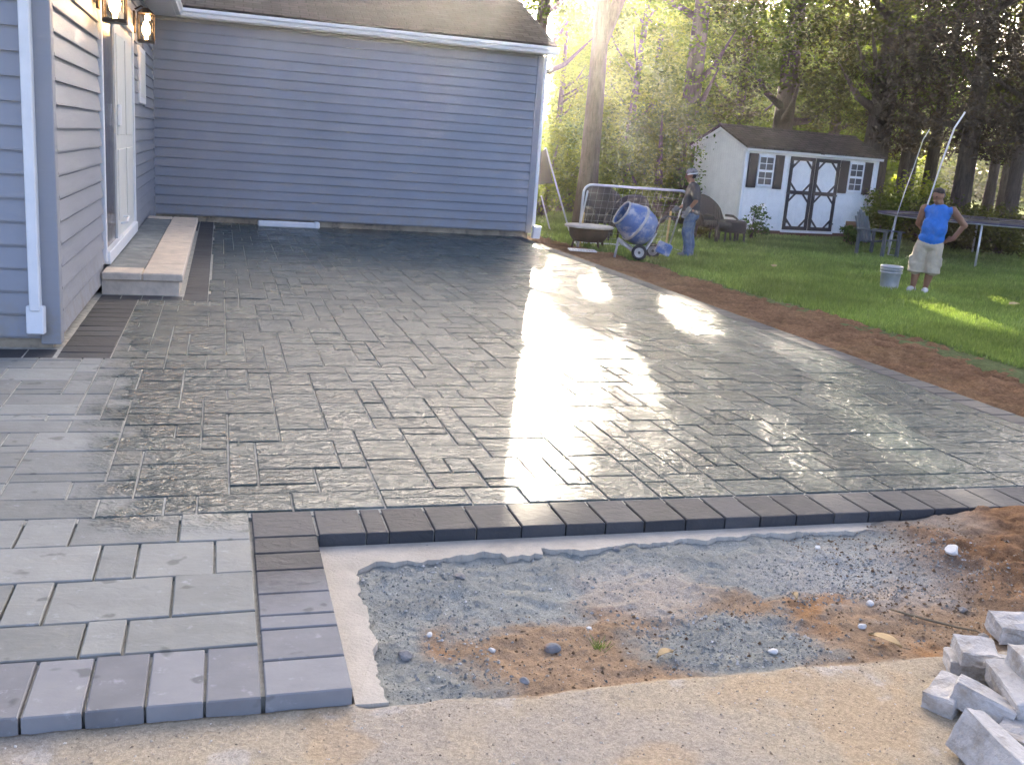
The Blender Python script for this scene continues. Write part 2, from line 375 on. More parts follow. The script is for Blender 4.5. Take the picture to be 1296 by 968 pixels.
tag(grid_mesh('sandy_ground', xs, ys, Z, M['bare'], C), kind='structure')
def fore_z(x, y): return float(fore(np.array([[x]]), np.array([[y]]))[0][0, 0])

# concrete footing that edges the pavers, with a broken inner line
def footing():
    outer = [(.405, 2.72), (.405, 3.955), (3.95, 3.955)]
    inner = []
    for x in np.arange(3.95, .62, -.012):
        y = 3.80 + .10*(float(fbm(x*2.6, 0, 81))-.5) + .07*(float(fbm(x*11, 0, 82))-.5) + .035*(float(fbm(x*37, 0, 85))-.5) - .04*float(sstep(1.2, .6, np.array(x))) + .05*float(sstep(1.5, 2.6, np.array(x)))
        if 1.18 < x < 1.36: y -= .06
        inner.append((x, min(y, 3.90)))
    for y in np.arange(3.70, 2.71, -.012):
        inner.append((.535 - .03*(3.7-y) + .03*(float(fbm(y*6, 5, 83))-.5) + .03*(float(fbm(y*21, 5, 84))-.5) + .02*(float(fbm(y*50, 5, 86))-.5), y))
    pts = outer + inner
    bm = bmesh.new(); vs = [bm.verts.new((x, y, -.13)) for x, y in pts]; f = bm.faces.new(vs)
    r = bmesh.ops.extrude_face_region(bm, geom=[f])
    for v in r['geom']:
        if isinstance(v, bmesh.types.BMVert): v.co.z = -.056 + .006*(float(fbm(v.co.x*9, v.co.y*9, 90))-.5)
    bmesh.ops.triangulate(bm, faces=[q for q in bm.faces if len(q.verts) > 4])
    bmesh.ops.recalc_face_normals(bm, faces=bm.faces)
    me = bpy.data.meshes.new('concrete_footing'); bm.to_mesh(me); bm.free()
    tag(link('concrete_footing', me, M['concrete']), kind='structure')
footing()

# small stone chips pressed into trench and apron (nobody could count them)
def chips(name, n, boxes, smin, smax, material, seed):
    r = np.random.default_rng(seed); V = []; Fc = []
    base = np.array([(1,0,0),(-1,0,0),(0,1,0),(0,-1,0),(0,0,1),(0,0,-.6)], float)
    tri = [(0,2,4),(2,1,4),(1,3,4),(3,0,4),(2,0,5),(1,2,5),(3,1,5),(0,3,5)]
    px = []; 
    for _ in range(n):
        b = boxes[r.integers(len(boxes))]; px.append((r.uniform(b[0], b[1]), r.uniform(b[2], b[3])))
    px = np.array(px); zz, _c = fore(px[:, 0:1], px[:, 1:2])
    for (x, y), z in zip(px, zz[:, 0]):
        if z < -.155: continue
        s = smin*(smax/smin)**(r.random()**2.2); a = r.random()*6.3; o = len(V)
        q = base*(1+r.normal(0, .25, (6, 1)))*s*np.array([1, r.uniform(.6, 1), r.uniform(.5, .8)])
        ca, sa = math.cos(a), math.sin(a)
        for p in q: V.append((x+p[0]*ca-p[1]*sa, y+p[0]*sa+p[1]*ca, z+p[2]+s*.15))
        Fc += [tuple(i+o for i in t) for t in tri]
    me = bpy.data.meshes.new(name); me.from_pydata(V, [], Fc); return link(name, me, material)
def chip_mat(name, stops):
    t = NT(name); g = t.n('ShaderNodeNewGeometry'); return t.set(color=t.ramp(g.outputs['Random Per Island'], stops), rough=.9, spec=.2)
M['chip'] = chip_mat('grey chips', [(0, (.17, .18, .17)), (.5, (.28, .285, .265)), (.85, (.40, .39, .36)), (1, (.62, .6, .57))])
M['chipb'] = chip_mat('brown crumbs', [(0, (.12, .07, .04)), (.6, (.25, .17, .10)), (1, (.42, .36, .28))])
tag(chips('stone_chips', 9000, [(.5, 3.4, 3.2, 3.85), (.5, .95, 2.72, 3.8), (1.5, 2.2, 2.75, 3.2), (2.3, 3.3, 3.2, 3.6), (.8, 3.4, 2.75, 3.9)], .002, .0095, M['chip'], 1), 'loose grey stone chips scattered over the trench', 'gravel', kind='stuff')
tag(chips('soil_crumbs', 2600, [(.8, 3.4, 2.72, 3.3), (2.6, 3.6, 2.8, 3.9), (2.6, 3.6, 2.8, 3.9)], .003, .011, M['chipb'], 2), 'loose brown crumbs of soil on the bare ground', 'soil', kind='stuff')

M['grit'] = chip_mat('sand grit', [(0, (.22, .17, .12)), (.3, (.40, .33, .25)), (.7, (.55, .47, .37)), (1, (.78, .74, .66))])
tag(chips('sand_grit', 6500, [(-1.2, 3.1, 1.8, 2.7)], .0015, .006, M['grit'], 3), 'fine loose grit on the sandy drive edge', 'grit', kind='stuff')
# turned soil strip along the patio
xs = np.arange(5.5, 8.3, .03); ys = np.arange(4.05, 19.6, .03)
X, Y = np.meshgrid(xs, ys, indexing='ij')
w1 = fbm(X*1.6, Y*1.6, 50); w2 = fbm(X*6, Y*6, 51); w3 = fbm(X*17, Y*17, 52, 3)
redge = 6.95 + .45*sstep(16, 6, Y) + .30*(w1-.5) + .16*(w2-.5) - .5*sstep(15, 18.5, Y)
m = 1 - sstep(redge-.08, redge+.10, X)
Z = -.10 + m*(.065 + .07*(w2-.5) + .06*(w3-.5) + .05*(w1-.5)) ; Z = np.minimum(Z, -.012 + .5*np.clip(X-5.80, 0, .2)); Z = np.where(X < 5.74, -.12, Z)
C = np.array([.225, .132, .075])*(.55 + .9*w2)[..., None]; k = sstep(.5, .7, w1)[..., None]*.5; C = C*(1-k) + k*np.array([.27, .17, .09])
tag(grid_mesh('soil_strip', xs, ys, Z, M['soilm'], C), kind='structure')

# ------------------------------------------------------------------ patio: pavers
patio = empty('patio', (0, 0, 0)); patio['kind'] = 'structure'
tag(MB().box(-6, 5.62, 4.2, 19.2, -.16, -.0075).box(-6, .395, 2.76, 4.2, -.162, -.024).box(.395, 5.62, 3.98, 4.2, -.163, -.014).build('bedding', M['bed'], patio))
_pm = {}
def paver_mesh(w, h, key, name, dep=.055, gap=.0045):
    k = (round(w, 3), round(h, 3), key)
    if k not in _pm:
        a, b, c = w/2-gap, h/2-gap, .004
        v = [(-a,-b,-dep),(a,-b,-dep),(a,b,-dep),(-a,b,-dep),(-a,-b,-c),(a,-b,-c),(a,b,-c),(-a,b,-c),(-a+c,-b+c,0),(a-c,-b+c,0),(a-c,b-c,0),(-a+c,b-c,0)]
        f = [(8,9,10,11)] + [(i, (i+1) % 4, 4+(i+1) % 4, 4+i) for i in range(4)] + [(4+i, 4+(i+1) % 4, 8+(i+1) % 4, 8+i) for i in range(4)]
        me = bpy.data.meshes.new(name); me.from_pydata(v, [], f); me.update(); _pm[k] = me
    return _pm[k]
pavers = []       # (x0,x1,y0,y1)
# the rows laid by the drive, read from the photograph
def row(y0, y1, cuts):
    for a, b in zip(cuts[:-1], cuts[1:]): pavers.append((a, b, y0, y1))
row(3.05, 3.285, [-2.3, -1.88, -1.6, -1.18, -.9, -.43, -.30, .125])
row(3.285, 3.615, [-2.2, -1.75, -1.47, -1.05, -.71, -.575, -.165, .125])
row(3.615, 3.945, [-2.2, -1.78, -1.5, -1.3, -.88, -.45, -.31, -.02, .125])
row(3.945, 4.25, [-2.3, -1.9, -1.62, -1.2, -.78, -.58, -.165, .125])
# random ashlar over the rest
mu, mv = .14, .1165; X0, Y0 = -5.0, 4.25
NX, NY = int(round((5.55-X0)/mu)), int(round((18.85-Y0)/mv)); occ = np.zeros((NX, NY), bool)
def clip(q):          # cut the slabs where the charcoal border and the house begin
    out = [q]
    for bx0, bx1, by0, by1 in ((-99, -.76, 7.36, 99), (-99, -.12, 9.985, 99)):
        nxt = []
        for x0, x1, y0, y1 in out:
            if x1 <= bx0 or x0 >= bx1 or y1 <= by0 or y0 >= by1: nxt.append((x0, x1, y0, y1)); continue
            if y0 < by0: nxt.append((x0, x1, y0, by0))
            if x1 > bx1: nxt.append((bx1, x1, max(y0, by0), y1))
        out = nxt
    return [r for r in out if r[1]-r[0] > .03 and r[3]-r[2] > .03]
kinds = [(3,2),(3,3),(2,3),(2,2),(1,2),(2,1),(3,1),(1,3)]; wts = [6, 2, 4, 5, 3, 1, 2, 1]
rp = random.Random(11)
for j in range(NY):
    for i in range(NX):
        if occ[i, j]: continue
        order = rp.choices(range(len(kinds)), wts, k=8)
        for q in order + [3, 4, -1]:
            w, h = kinds[q] if q >= 0 else (1, 1)
            if i+w > NX or j+h > NY or occ[i:i+w, j:j+h].any(): continue
            break
        occ[i:i+w, j:j+h] = True
        x0, x1, y0, y1 = X0+i*mu, X0+(i+w)*mu, Y0+j*mv, Y0+(j+h)*mv
        if x1 > 5.55: continue
        for q in clip((x0, x1, y0, y1)): pavers.append(q)
def in_view(x, y):
    wx, wy = x*math.cos(YAW)-y*math.sin(YAW), x*math.sin(YAW)+y*math.cos(YAW)
    return wy > 1.5 and abs(wx) < wy*.60+.3
pavers.sort(key=lambda q: (not in_view((q[0]+q[1])/2, (q[2]+q[3])/2), math.hypot((q[0]+q[1])/2, (q[2]+q[3])/2)))
rest = MB()
for n_, (x0, x1, y0, y1) in enumerate(pavers):
    cx, cy = (x0+x1)/2, (y0+y1)/2
    T = Matrix.Translation((cx, cy, rp.gauss(0, .0016))) @ Euler((rp.gauss(0, .006), rp.gauss(0, .006), rp.gauss(0, .003))).to_matrix().to_4x4()
    me = paver_mesh(x1-x0, y1-y0, 'p', 'paver')
    if n_ < 290:
        o = link('paver', me, M['paver'], patio); o.matrix_basis = T
    else:
        rest.add([T @ v.co for v in me.vertices], [tuple(p.vertices) for p in me.polygons])
tag(rest.build('far_pavers', M['paver'], patio), kind='stuff')
# charcoal border
bord = []
for i in range(12): bord.append((.125-.167*(i+1), .125-.167*i, 2.72, 3.045))
for y0 in (2.735, 2.945, 3.155, 3.405, 3.625, 3.84, 4.045): pass
yy = [2.725, 2.935, 3.145, 3.245, 3.42, 3.625, 3.79, 3.955]
for a, b in zip(yy[:-1], yy[1:]): bord.append((.13, .40, a, b))
bord.append((.13, .40, 3.955, 4.245))
x = .403; k = 0
while x < 5.70:
    w = .10 if k == 1 else .205 + .012*math.sin(k*1.7); bord.append((x, min(x+w, 5.75), 3.955, 4.245)); x += w; k += 1
y = 4.25
while y < 18.7: bord.append((5.503, 5.74, y, y+.21)); y += .21
y = 7.36
while y < 9.95: bord.append((-1.12, -.76, y, y+.205)); y += .205
x = -1.14
while x > -3.0: bord.append((x-.2, x, 7.36, 7.66)); x -= .2
x = -1.12
while x < -.36: bord.append((x, x+.19, 9.99, 10.22)); x += .19
y = 9.99
while y < 18.6: bord.append((-.355, -.12, y, y+.205)); y += .205
y = 17.1
while y < 18.6: bord.append((-1.12, -.36, y, y+.205)); y += .205
for x0, x1, y0, y1 in bord:
    me = paver_mesh(x1-x0, y1-y0, 'b', 'border_paver', .075)
    o = link('border_paver', me, M['border'], patio)
    o.location = ((x0+x1)/2, (y0+y1)/2, -.002+rp.gauss(0, .001)); o.rotation_euler = (rp.gauss(0, .004), rp.gauss(0, .004), rp.gauss(0, .004))

# ================================================================== HOUSE
house = empty('house', (-1.15, 18.8, 0), 0, 'blue vinyl sided house with white gutters around the patio', 'house')
LW, BW, RX, NV, EV = -1.15, 18.8, 5.92, 7.7, 3.46
COURSE = .165
def board_prof(): return [(0, 0), (-.003, 0), (-.003, .016), (-.030, .019), (-.030, .032), (-.009, COURSE-.001), (0, COURSE-.001)]
_bm = {}
def board(axis, L):
    k = (axis, round(L, 3))
    if k not in _bm:
        mb = MB()
        if axis == 'x': mb.prism(board_prof(), 'x', 0, L)                    # faces -y
        else: mb.prism([(-p, q) for p, q in board_prof()], 'y', 0, L)        # faces +x
        me = bpy.data.meshes.new('siding_board'); me.from_pydata(mb.v, [], mb.f)
        bm = bmesh.new(); bm.from_mesh(me); bmesh.ops.recalc_face_normals(bm, faces=bm.faces); bm.to_mesh(me); bm.free(); _bm[k] = me
    return _bm[k]
def siding(axis, fixed, a, b, z0, z1):
    z = z0
    while z < z1 - .03:
        o = link('siding_board', board(axis, b-a), M['siding'], house, True)
        jz = random.gauss(0, .0012); o.location = (a, fixed, z+jz) if axis == 'x' else (fixed, a, z+jz); o.rotation_euler = (0, random.gauss(0, .0004), 0) if axis == 'x' else (random.gauss(0, .0005), 0, 0)
        z += COURSE
def hp(mb, name, m, smooth=False, parent=None): return mb.build(name, m, parent or house, smooth, True)
# walls behind the boards
hp(MB().box(LW-6, RX, BW, BW+7, .10, EV+.1), 'wall', M['siding'])
hp(MB().box(LW-6, LW, NV, BW-.002, .101, EV+.1), 'wall', M['siding'])
hp(MB().box(LW-5.9, RX-.03, BW+.03, BW+6.9, -.3, .098), 'foundation', M['foundation'])
hp(MB().box(LW-5.9, LW-.035, NV+.035, BW-.1, -.3, .097), 'foundation', M['foundation'])
siding('x', BW, LW+.03, RX-.1, .10, EV)
DV0, DV1, DZ0, DZ1 = 10.66, 14.3, .26, 2.78
siding('y', LW, NV+.12, DV0-.06, .07, EV)
siding('y', LW, DV1+.06, BW-.03, .07, 1.9); siding('y', LW, DV1+.06, 15.39, .07+COURSE*11, 2.8); siding('y', LW, 16.51, BW-.03, .07+COURSE*11, 2.8)
siding('y', LW, DV0-.06, BW-.03, .07+COURSE*17, EV)
for zc in range(20):
    o = link('siding_board', board('x', 3.2), M['siding'], house, True); o.location = (LW-3.31, NV, .07+COURSE*zc)
# corner posts
hp(MB().bbox(LW-.105, LW+.03, NV-.03, NV+.11, .03, EV, .006), 'corner_post', M['siding'])
hp(MB().bbox(RX-.10, RX+.03, BW-.03, BW+.09, .08, EV, .006), 'corner_post', M['siding'])
hp(MB().box(LW, LW+.035, BW-.035, BW, .05, EV), 'corner_post', M['siding'])
# soffit, fascia, gutters
SZ = 3.47
hp(MB().box(LW-6, RX+.12, BW-.30, BW-.001, SZ, SZ+.02), 'soffit', M['white'])
hp(MB().box(LW+.002, LW+.42, NV-.3, BW-.302, SZ+.002, SZ+.022), 'soffit', M['white'])
gut = [(0, 0), (-.07, 0), (-.085, .05), (-.11, .075), (-.11, .125), (-.10, .125), (-.10, .08), (-.075, .055), (-.062, .012), (0, .012)]
def gutter(axis):
    if axis == 'x': mb = MB().prism([(BW-.30+p, 3.475+q) for p, q in gut], 'x', LW+.42, RX+.2)
    else: mb = MB().prism([(LW+.42-p, 3.475+q) for p, q in gut], 'y', NV-.4, BW-.30)
    return fixn(hp(mb, 'gutter', M['white']))
gutter('x'); gutter('y')
hp(MB().box(LW+.42, RX+.16, BW-.299, BW-.28, SZ-.01, SZ+.15), 'fascia', M['white'])
hp(MB().box(LW+.40, LW+.419, NV-.4, BW-.30, SZ-.011, SZ+.149), 'fascia', M['white'])
# roofs
SL = .40
rf = MB().add([(0,0,0),(RX+.16-(LW-6),0,0),(RX+.16-(LW-6),4.3,0),(0,4.3,0),(0,0,.05),(RX+.16-(LW-6),0,.05),(RX+.16-(LW-6),4.3,.05),(0,4.3,.05)], [(3,2,1,0),(4,5,6,7),(0,1,5,4),(1,2,6,5),(2,3,7,6),(3,0,4,7)])
ro = rf.build('roof', M['shingle'], house); ro.matrix_parent_inverse = house.matrix_basis.inverted()
ro.location = (LW-6, BW-.33, SZ+.13); ro.rotation_euler = (math.atan(SL), 0, 0)
rf = MB().add([(0,0,0),(BW+3-NV+.4,0,0),(BW+3-NV+.4,3.6,0),(0,3.6,0),(0,0,.05),(BW+3-NV+.4,0,.05),(BW+3-NV+.4,3.6,.05),(0,3.6,.05)], [(3,2,1,0),(4,5,6,7),(0,1,5,4),(1,2,6,5),(2,3,7,6),(3,0,4,7)])
ro = rf.build('roof', M['shingle'], house); ro.matrix_parent_inverse = house.matrix_basis.inverted()
ro.matrix_basis = Matrix.Translation((LW+.45, NV-.4, SZ+.13)) @ Matrix.Rotation(R(90), 4, 'Z') @ Matrix.Rotation(math.atan(SL), 4, 'X')
hp(MB().prism([(BW-.28, SZ), (BW-.28, SZ+.12), (BW+3.7, SZ+.12+SL*3.9), (BW+3.7, SZ)], 'x', RX-.02, RX+.02), 'gable', M['siding'])
hp(MB().prism([(BW-.3, SZ-.02), (BW-.3, SZ+.13), (BW+3.7, SZ+.13+SL*4.0), (BW+3.7, SZ-.02+SL*4.0)], 'x', RX+.10, RX+.15), 'rake_board', M['white'])
# downspouts
def spout(path, w, d, name='downspout'):
    mb = MB()
    for (a, b) in zip(path[:-1], path[1:]):
        a = Vector(a); b = Vector(b); t = (b-a).normalized(); L = (b-a).length
        q = t.to_track_quat('Z', 'Y').to_matrix().to_4x4(); mb.bbox(-w/2, w/2, -d/2, d/2, -.01, L+.01, .008, Matrix.Translation(a) @ q)
    return mb
hp(spout([(-1.265, NV-.075, 3.4), (-1.275, NV-.075, .30)], .115, .07), 'downspout', M['white'])
hp(spout([(-1.275, NV-.076, .315), (-1.276, NV-.085, .13)], .119, .074), 'downspout_end', M['white'])
hp(MB().bbox(RX+.035, RX+.10, BW-.03, BW+.05, .2, SZ, .008), 'downspout', M['white'])
hp(MB().add([(RX-.02,BW-.30,-.0),(RX+.12,BW-.30,-.0),(RX+.12,BW-.18,-.0),(RX-.02,BW-.18,-.0),(RX+.0,BW-.29,.24),(RX+.15,BW-.29,.24),(RX+.15,BW-.17,.24),(RX+.0,BW-.17,.24)], [(3,2,1,0),(4,5,6,7),(0,1,5,4),(1,2,6,5),(2,3,7,6),(3,0,4,7)]), 'downspout_end', M['white'])
# patio door
door = hp(MB().box(LW-.02, LW+.030, 12.0, DV1-.06, DZ0+.10, DZ1-.06), 'door', M['cream'])
for a, b, c_, d in ((12.15, 13.05, .55, 1.35), (13.2, 14.1, .55, 1.35), (12.15, 13.05, 1.5, 2.6), (13.2, 14.1, 1.5, 2.6)):
    hp(MB().bbox(LW+.028, LW+.040, a, b, c_, d, .008), 'door_panel', M['cream'], parent=door)
hp(MB().bbox(LW+.03, LW+.07, 12.14, 12.30, 1.60, 1.84, .012), 'door_lock', M['white'], parent=door)
hp(MB().tube([(LW+.03, 12.35, .50), (LW+.10, 12.35, .52), (LW+.10, 12.6, .56), (LW+.03, 12.6, .56)], .014), 'door_handle', M['white'], parent=door)
hp(MB().box(LW-.03, LW+.012, DV0+.05, 11.98, DZ0+.10, DZ1-.06), 'side_light', M['darkglass'])
for q in ((DV0-.04, DV0+.05, DZ0, DZ1), (DV1-.06, DV1+.06, DZ0, DZ1)):
    hp(MB().bbox(LW+.0, LW+.05, q[0], q[1], q[2], q[3], .006), 'door_frame', M['white'])
hp(MB().bbox(LW+.0, LW+.052, DV0-.04, DV1+.06, DZ1, DZ1+.1, .006), 'door_frame', M['white'])
hp(MB().bbox(LW-.01, LW+.075, DV0+.052, DV1-.062, DZ0-.03, DZ0+.10, .006), 'door_sill', M['white'])
win = hp(MB().bbox(LW-.01, LW+.05, 15.40, 16.50, 1.93, 2.72, .01), 'window', M['white'])
hp(MB().box(LW+.045, LW+.053, 15.50, 16.40, 2.02, 2.64), 'blind', M['cream'], parent=win)

# stone step in front of the door
step = empty('stone_step', (-.75, 10.25, 0), 0, 'long low limestone step below the patio door', 'step')
def sp_(mb, name, m, smooth=False): return mb.build(name, m, step, smooth, True)
SV0, SV1, SU = 10.25, 17.0, -.36
sp_(MB().box(LW+.03, SU-.04, SV0+.04, SV1-.03, -.02, .135), 'riser', M['limestone'])
for y0, y1 in ((SV0, 11.05), (11.05, 13.2), (13.2, 15.4), (15.4, SV1)):
    sp_(MB().bbox(-.745, SU, y0+.003, y1-.003, .136, .215, .012), 'coping', M['limestone'])
sp_(MB().bbox(LW+.03, -.748, SV0+.002, SV0+.42, .136, .214, .012), 'coping', M['limestone'])
sp_(MB().bbox(LW+.03, -.748, SV1-.40, SV1, .136, .214, .012), 'coping', M['limestone'])
for y0, y1 in ((SV0+.425, 12.5), (12.5, 14.6), (14.6, SV1-.405)):
    sp_(MB().bbox(LW+.03, -.75, y0+.003, y1-.003, .136, .206, .005), 'landing_slab', M['bluestone'])
# white drain pipe by the back wall
pipe = empty('drain_pipe', (.64, 18.35, 0), R(2), 'white drain pipe lying along the foot of the back wall', 'pipe')
MB().bbox(0, 1.06, -.06, .06, .0, .11, .02).build('pipe', M['white'], pipe); MB().bbox(1.0, 1.10, -.072, .072, .0, .125, .02).build('collar', M['white'], pipe)

# wall lanterns
t = NT('lamp glow'); M['glow'] = t.set(color=(1, .8, .5), ecol=(1, .60, .25), estr=12.0)
t = NT('lantern glass'); M['lglass'] = t.set(color=(1, .93, .82), rough=.08, trans=1.0, ior=1.1)
def lantern(v, z, label):
    L = empty('wall_lantern', (LW+.03, v, z), 0, label, 'lantern', 'wall lanterns beside the door')
    MB().bbox(0, .03, -.06, .06, -.02, .26, .006).build('back_plate', M['brass'], L)
    MB().tube([(.02, 0, .28), (.10, 0, .33), (.16, 0, .30)], .012).build('arm', M['brass'], L)
    for z0, z1, a, b in ((.235, .31, .11, .03), (-.13, -.095, .105, .105)):
        MB().add([(.16-a,-a,z0),(.16+a,-a,z0),(.16+a,a,z0),(.16-a,a,z0),(.16-b,-b,z1),(.16+b,-b,z1),(.16+b,b,z1),(.16-b,b,z1)], [(3,2,1,0),(4,5,6,7),(0,1,5,4),(1,2,6,5),(2,3,7,6),(3,0,4,7)]).build('cap' if z0 > 0 else 'base', M['brass'], L)
    for sx in (-1, 1):
        for sy in (-1, 1): MB().box(.16+sx*.095-.008, .16+sx*.095+.008, sy*.095-.008, sy*.095+.008, -.095, .235).build('post', M['brass'], L)
    for sx in (-1, 1):
        MB().box(.16+sx*.092-.002, .16+sx*.092+.002, -.085, .085, -.094, .234).build('pane', M['lglass'], L)
        MB().box(.16-.085, .16+.085, sx*.092-.002, sx*.092+.002, -.094, .234).build('pane', M['lglass'], L)
    MB().lathe([(.02, -.09), (.02, -.045), (.045, -.01), (.055, .045), (.042, .10), (.018, .145), (.004, .16)], 12, Matrix.Translation((.16, 0, 0))).build('bulb', M['glow'], L, True)
    li = bpy.data.lights.new('lantern_light', 'POINT'); li.energy = .8; li.color = (1, .55, .22); li.shadow_soft_size = .04
    lo = bpy.data.objects.new('lantern_light', li); col.objects.link(lo); lo.parent = L; lo.location = (.18, 0, .19)
lantern(10.42, 2.68, 'lit bronze lantern cut by the top edge, nearer of the pair by the door')
lantern(14.6, 2.83, 'lit bronze lantern beyond the door, above the small white window')

# ================================================================== VEGETATION
def at(px, d):
    b = bearing(px, 215); k = d/math.hypot(b.x, b.y); return (b.x*k, b.y*k)
LANES = [((5.05, 9.8, 0), .30), ((4.3, 5.4, 0), .24), ((5.2, 7.6, 0), .26), ((4.75, 16.4, 0), .28), ((4.6, 11.8, 0), .20), ((3.4, 5.0, 0), .14), ((11.4, 11.9, 0), .35), ((11.9, 12.9, 0), .25), ((5.3, 12.8, 0), .22), ((9.3, 10.6, 0), .32), ((12.6, 13.9, 0), .4), ((10.6, 9.6, 0), .35), ((8.6, 13.2, 0), .3)]
def in_gap(P, r):     # a lane in the canopy towards the low sun, beginning at the house corner, and smaller holes
    q = (P[:, 0]-5.95)*math.cos(SUN_AZ) - (P[:, 1]-18.8)*math.sin(SUN_AZ)
    a = (P[:, 0]-1.35)*math.sin(SUN_AZ) + (P[:, 1]-4.3)*math.cos(SUN_AZ)
    below = P[:, 2] < a*math.tan(SUN_EL)
    qq = q + .5*(vnoise(P[:, 2]*.9, P[:, 1]*.3, 5)-.5)
    pr = np.maximum(sstep(.80, .15, qq), .3*sstep(1.8, .9, qq))*(q > -5)
    g = below & (r.random(len(P)) < pr*1.0)
    for c_, rad in LANES:
        d = P - np.array(c_); t_ = d @ np.array(SDIR); w = np.linalg.norm(d - t_[:, None]*np.array(SDIR)[None], axis=1)
        g |= w < rad*(.7 + .6*vnoise(P[:, 2]*3, P[:, 0]*3, 6))
    return g
def leaves(centres, rads, per, size, mat_, name, parent, seed, flat=.7, gap=True, droop=0.0, aspect=.55):
    r = np.random.default_rng(seed); C = np.repeat(np.asarray(centres), per, 0); Rr = np.repeat(np.asarray(rads), per, 0)
    d = r.normal(0, 1, C.shape); d /= np.linalg.norm(d, axis=1, keepdims=True); d *= (r.random((len(C), 1))**.5)
    P = C + d*Rr[:, None]*np.array([1, 1, flat])
    keep = P[:, 2] > .05
    if gap: keep &= ~(in_gap(P, r) & (P[:, 2] > 3.0))
    P = P[keep]; N = len(P)
    ax = r.normal(0, 1, (N, 3)); ax[:, 2] = ax[:, 2]*.5 - droop; ax /= np.linalg.norm(ax, axis=1, keepdims=True)
    b = np.cross(ax, r.normal(0, 1, (N, 3))); b /= np.linalg.norm(b, axis=1, keepdims=True)
    s = (size*r.uniform(.6, 1.35, N))[:, None]
    V = np.stack([P - ax*s*.5, P + b*s*aspect*.5, P + ax*s*.5, P - b*s*aspect*.5], 1)
    return np_mesh(name, V, 4, mat_, parent, True)
def tree(px, d, h, r0, label, name='tree', lean=(0, 0), crown_z=(3, None), cr=3.2, ncl=90, per=70, size=.17, lm='leaf', bm='barkd', seed=1, fork=None, limbs=10, flat=.7, gap=True, group='trees behind the yard', clr=.75, pos=None, droop=0.0, aspect=.55):
    x, y = pos or at(px, d); z0 = float(lawn_z(np.array(x), np.array(y)))
    r = random.Random(seed); T = empty(name, (x, y, z0), 0, label, 'tree', group)
    nseg = 9; path = []; rad = []
    for i in range(nseg+1):
        t = i/nseg; path.append(Vector((x + lean[0]*t + .12*math.sin(3*t+seed)*t, y + lean[1]*t + .12*math.cos(2.3*t+seed)*t, z0 - .15 + h*t)))
        rad.append(r0*(1.25 if i == 0 else 1)*(1-.78*t))
    tr = MB(); tr.tube(path, rad, 10)
    z1 = crown_z[1] or h*1.05; cz0 = crown_z[0]
    cen = []; rr = []
    for k in range(ncl):
        t = r.random(); zz = z0 + cz0 + (z1-cz0)*t; prof = math.sin(math.pi*min(1, .18 + .8*t))**.6
        a = r.random()*2*math.pi; q = cr*prof*math.sqrt(r.uniform(.05, 1))
        tt = min(1, max(0, (zz-z0)/h)); cx = x + lean[0]*tt + q*math.cos(a); cy = y + lean[1]*tt + q*math.sin(a)
        cen.append((cx, cy, zz)); rr.append(clr*r.uniform(.6, 1.35))
    for k in range(limbs):
        c_ = Vector(cen[r.randrange(ncl)]); tt = min(.92, max(.22, (c_.z - z0)/h*.75)); i = int(tt*nseg); s = path[i].lerp(path[i+1], tt*nseg-i)
        mid = s.lerp(c_, .5) + Vector((0, 0, -.25)); rb = r0*(1-.78*tt)
        tr.tube([s, mid, c_], [rb*.5, rb*.3, .015], 6)
    if fork:
        tr.tube([path[fork[0]], path[fork[0]].lerp(Vector(fork[1]), .5)+Vector((.05, 0, .1)), Vector(fork[1])], [r0*.62, r0*.5, r0*.28], 10)
    tr.build('trunk', M[bm], T, True, True)
    leaves(cen, rr, per, size, M[lm], 'crown', T, seed, flat, gap, droop, aspect)
    return T
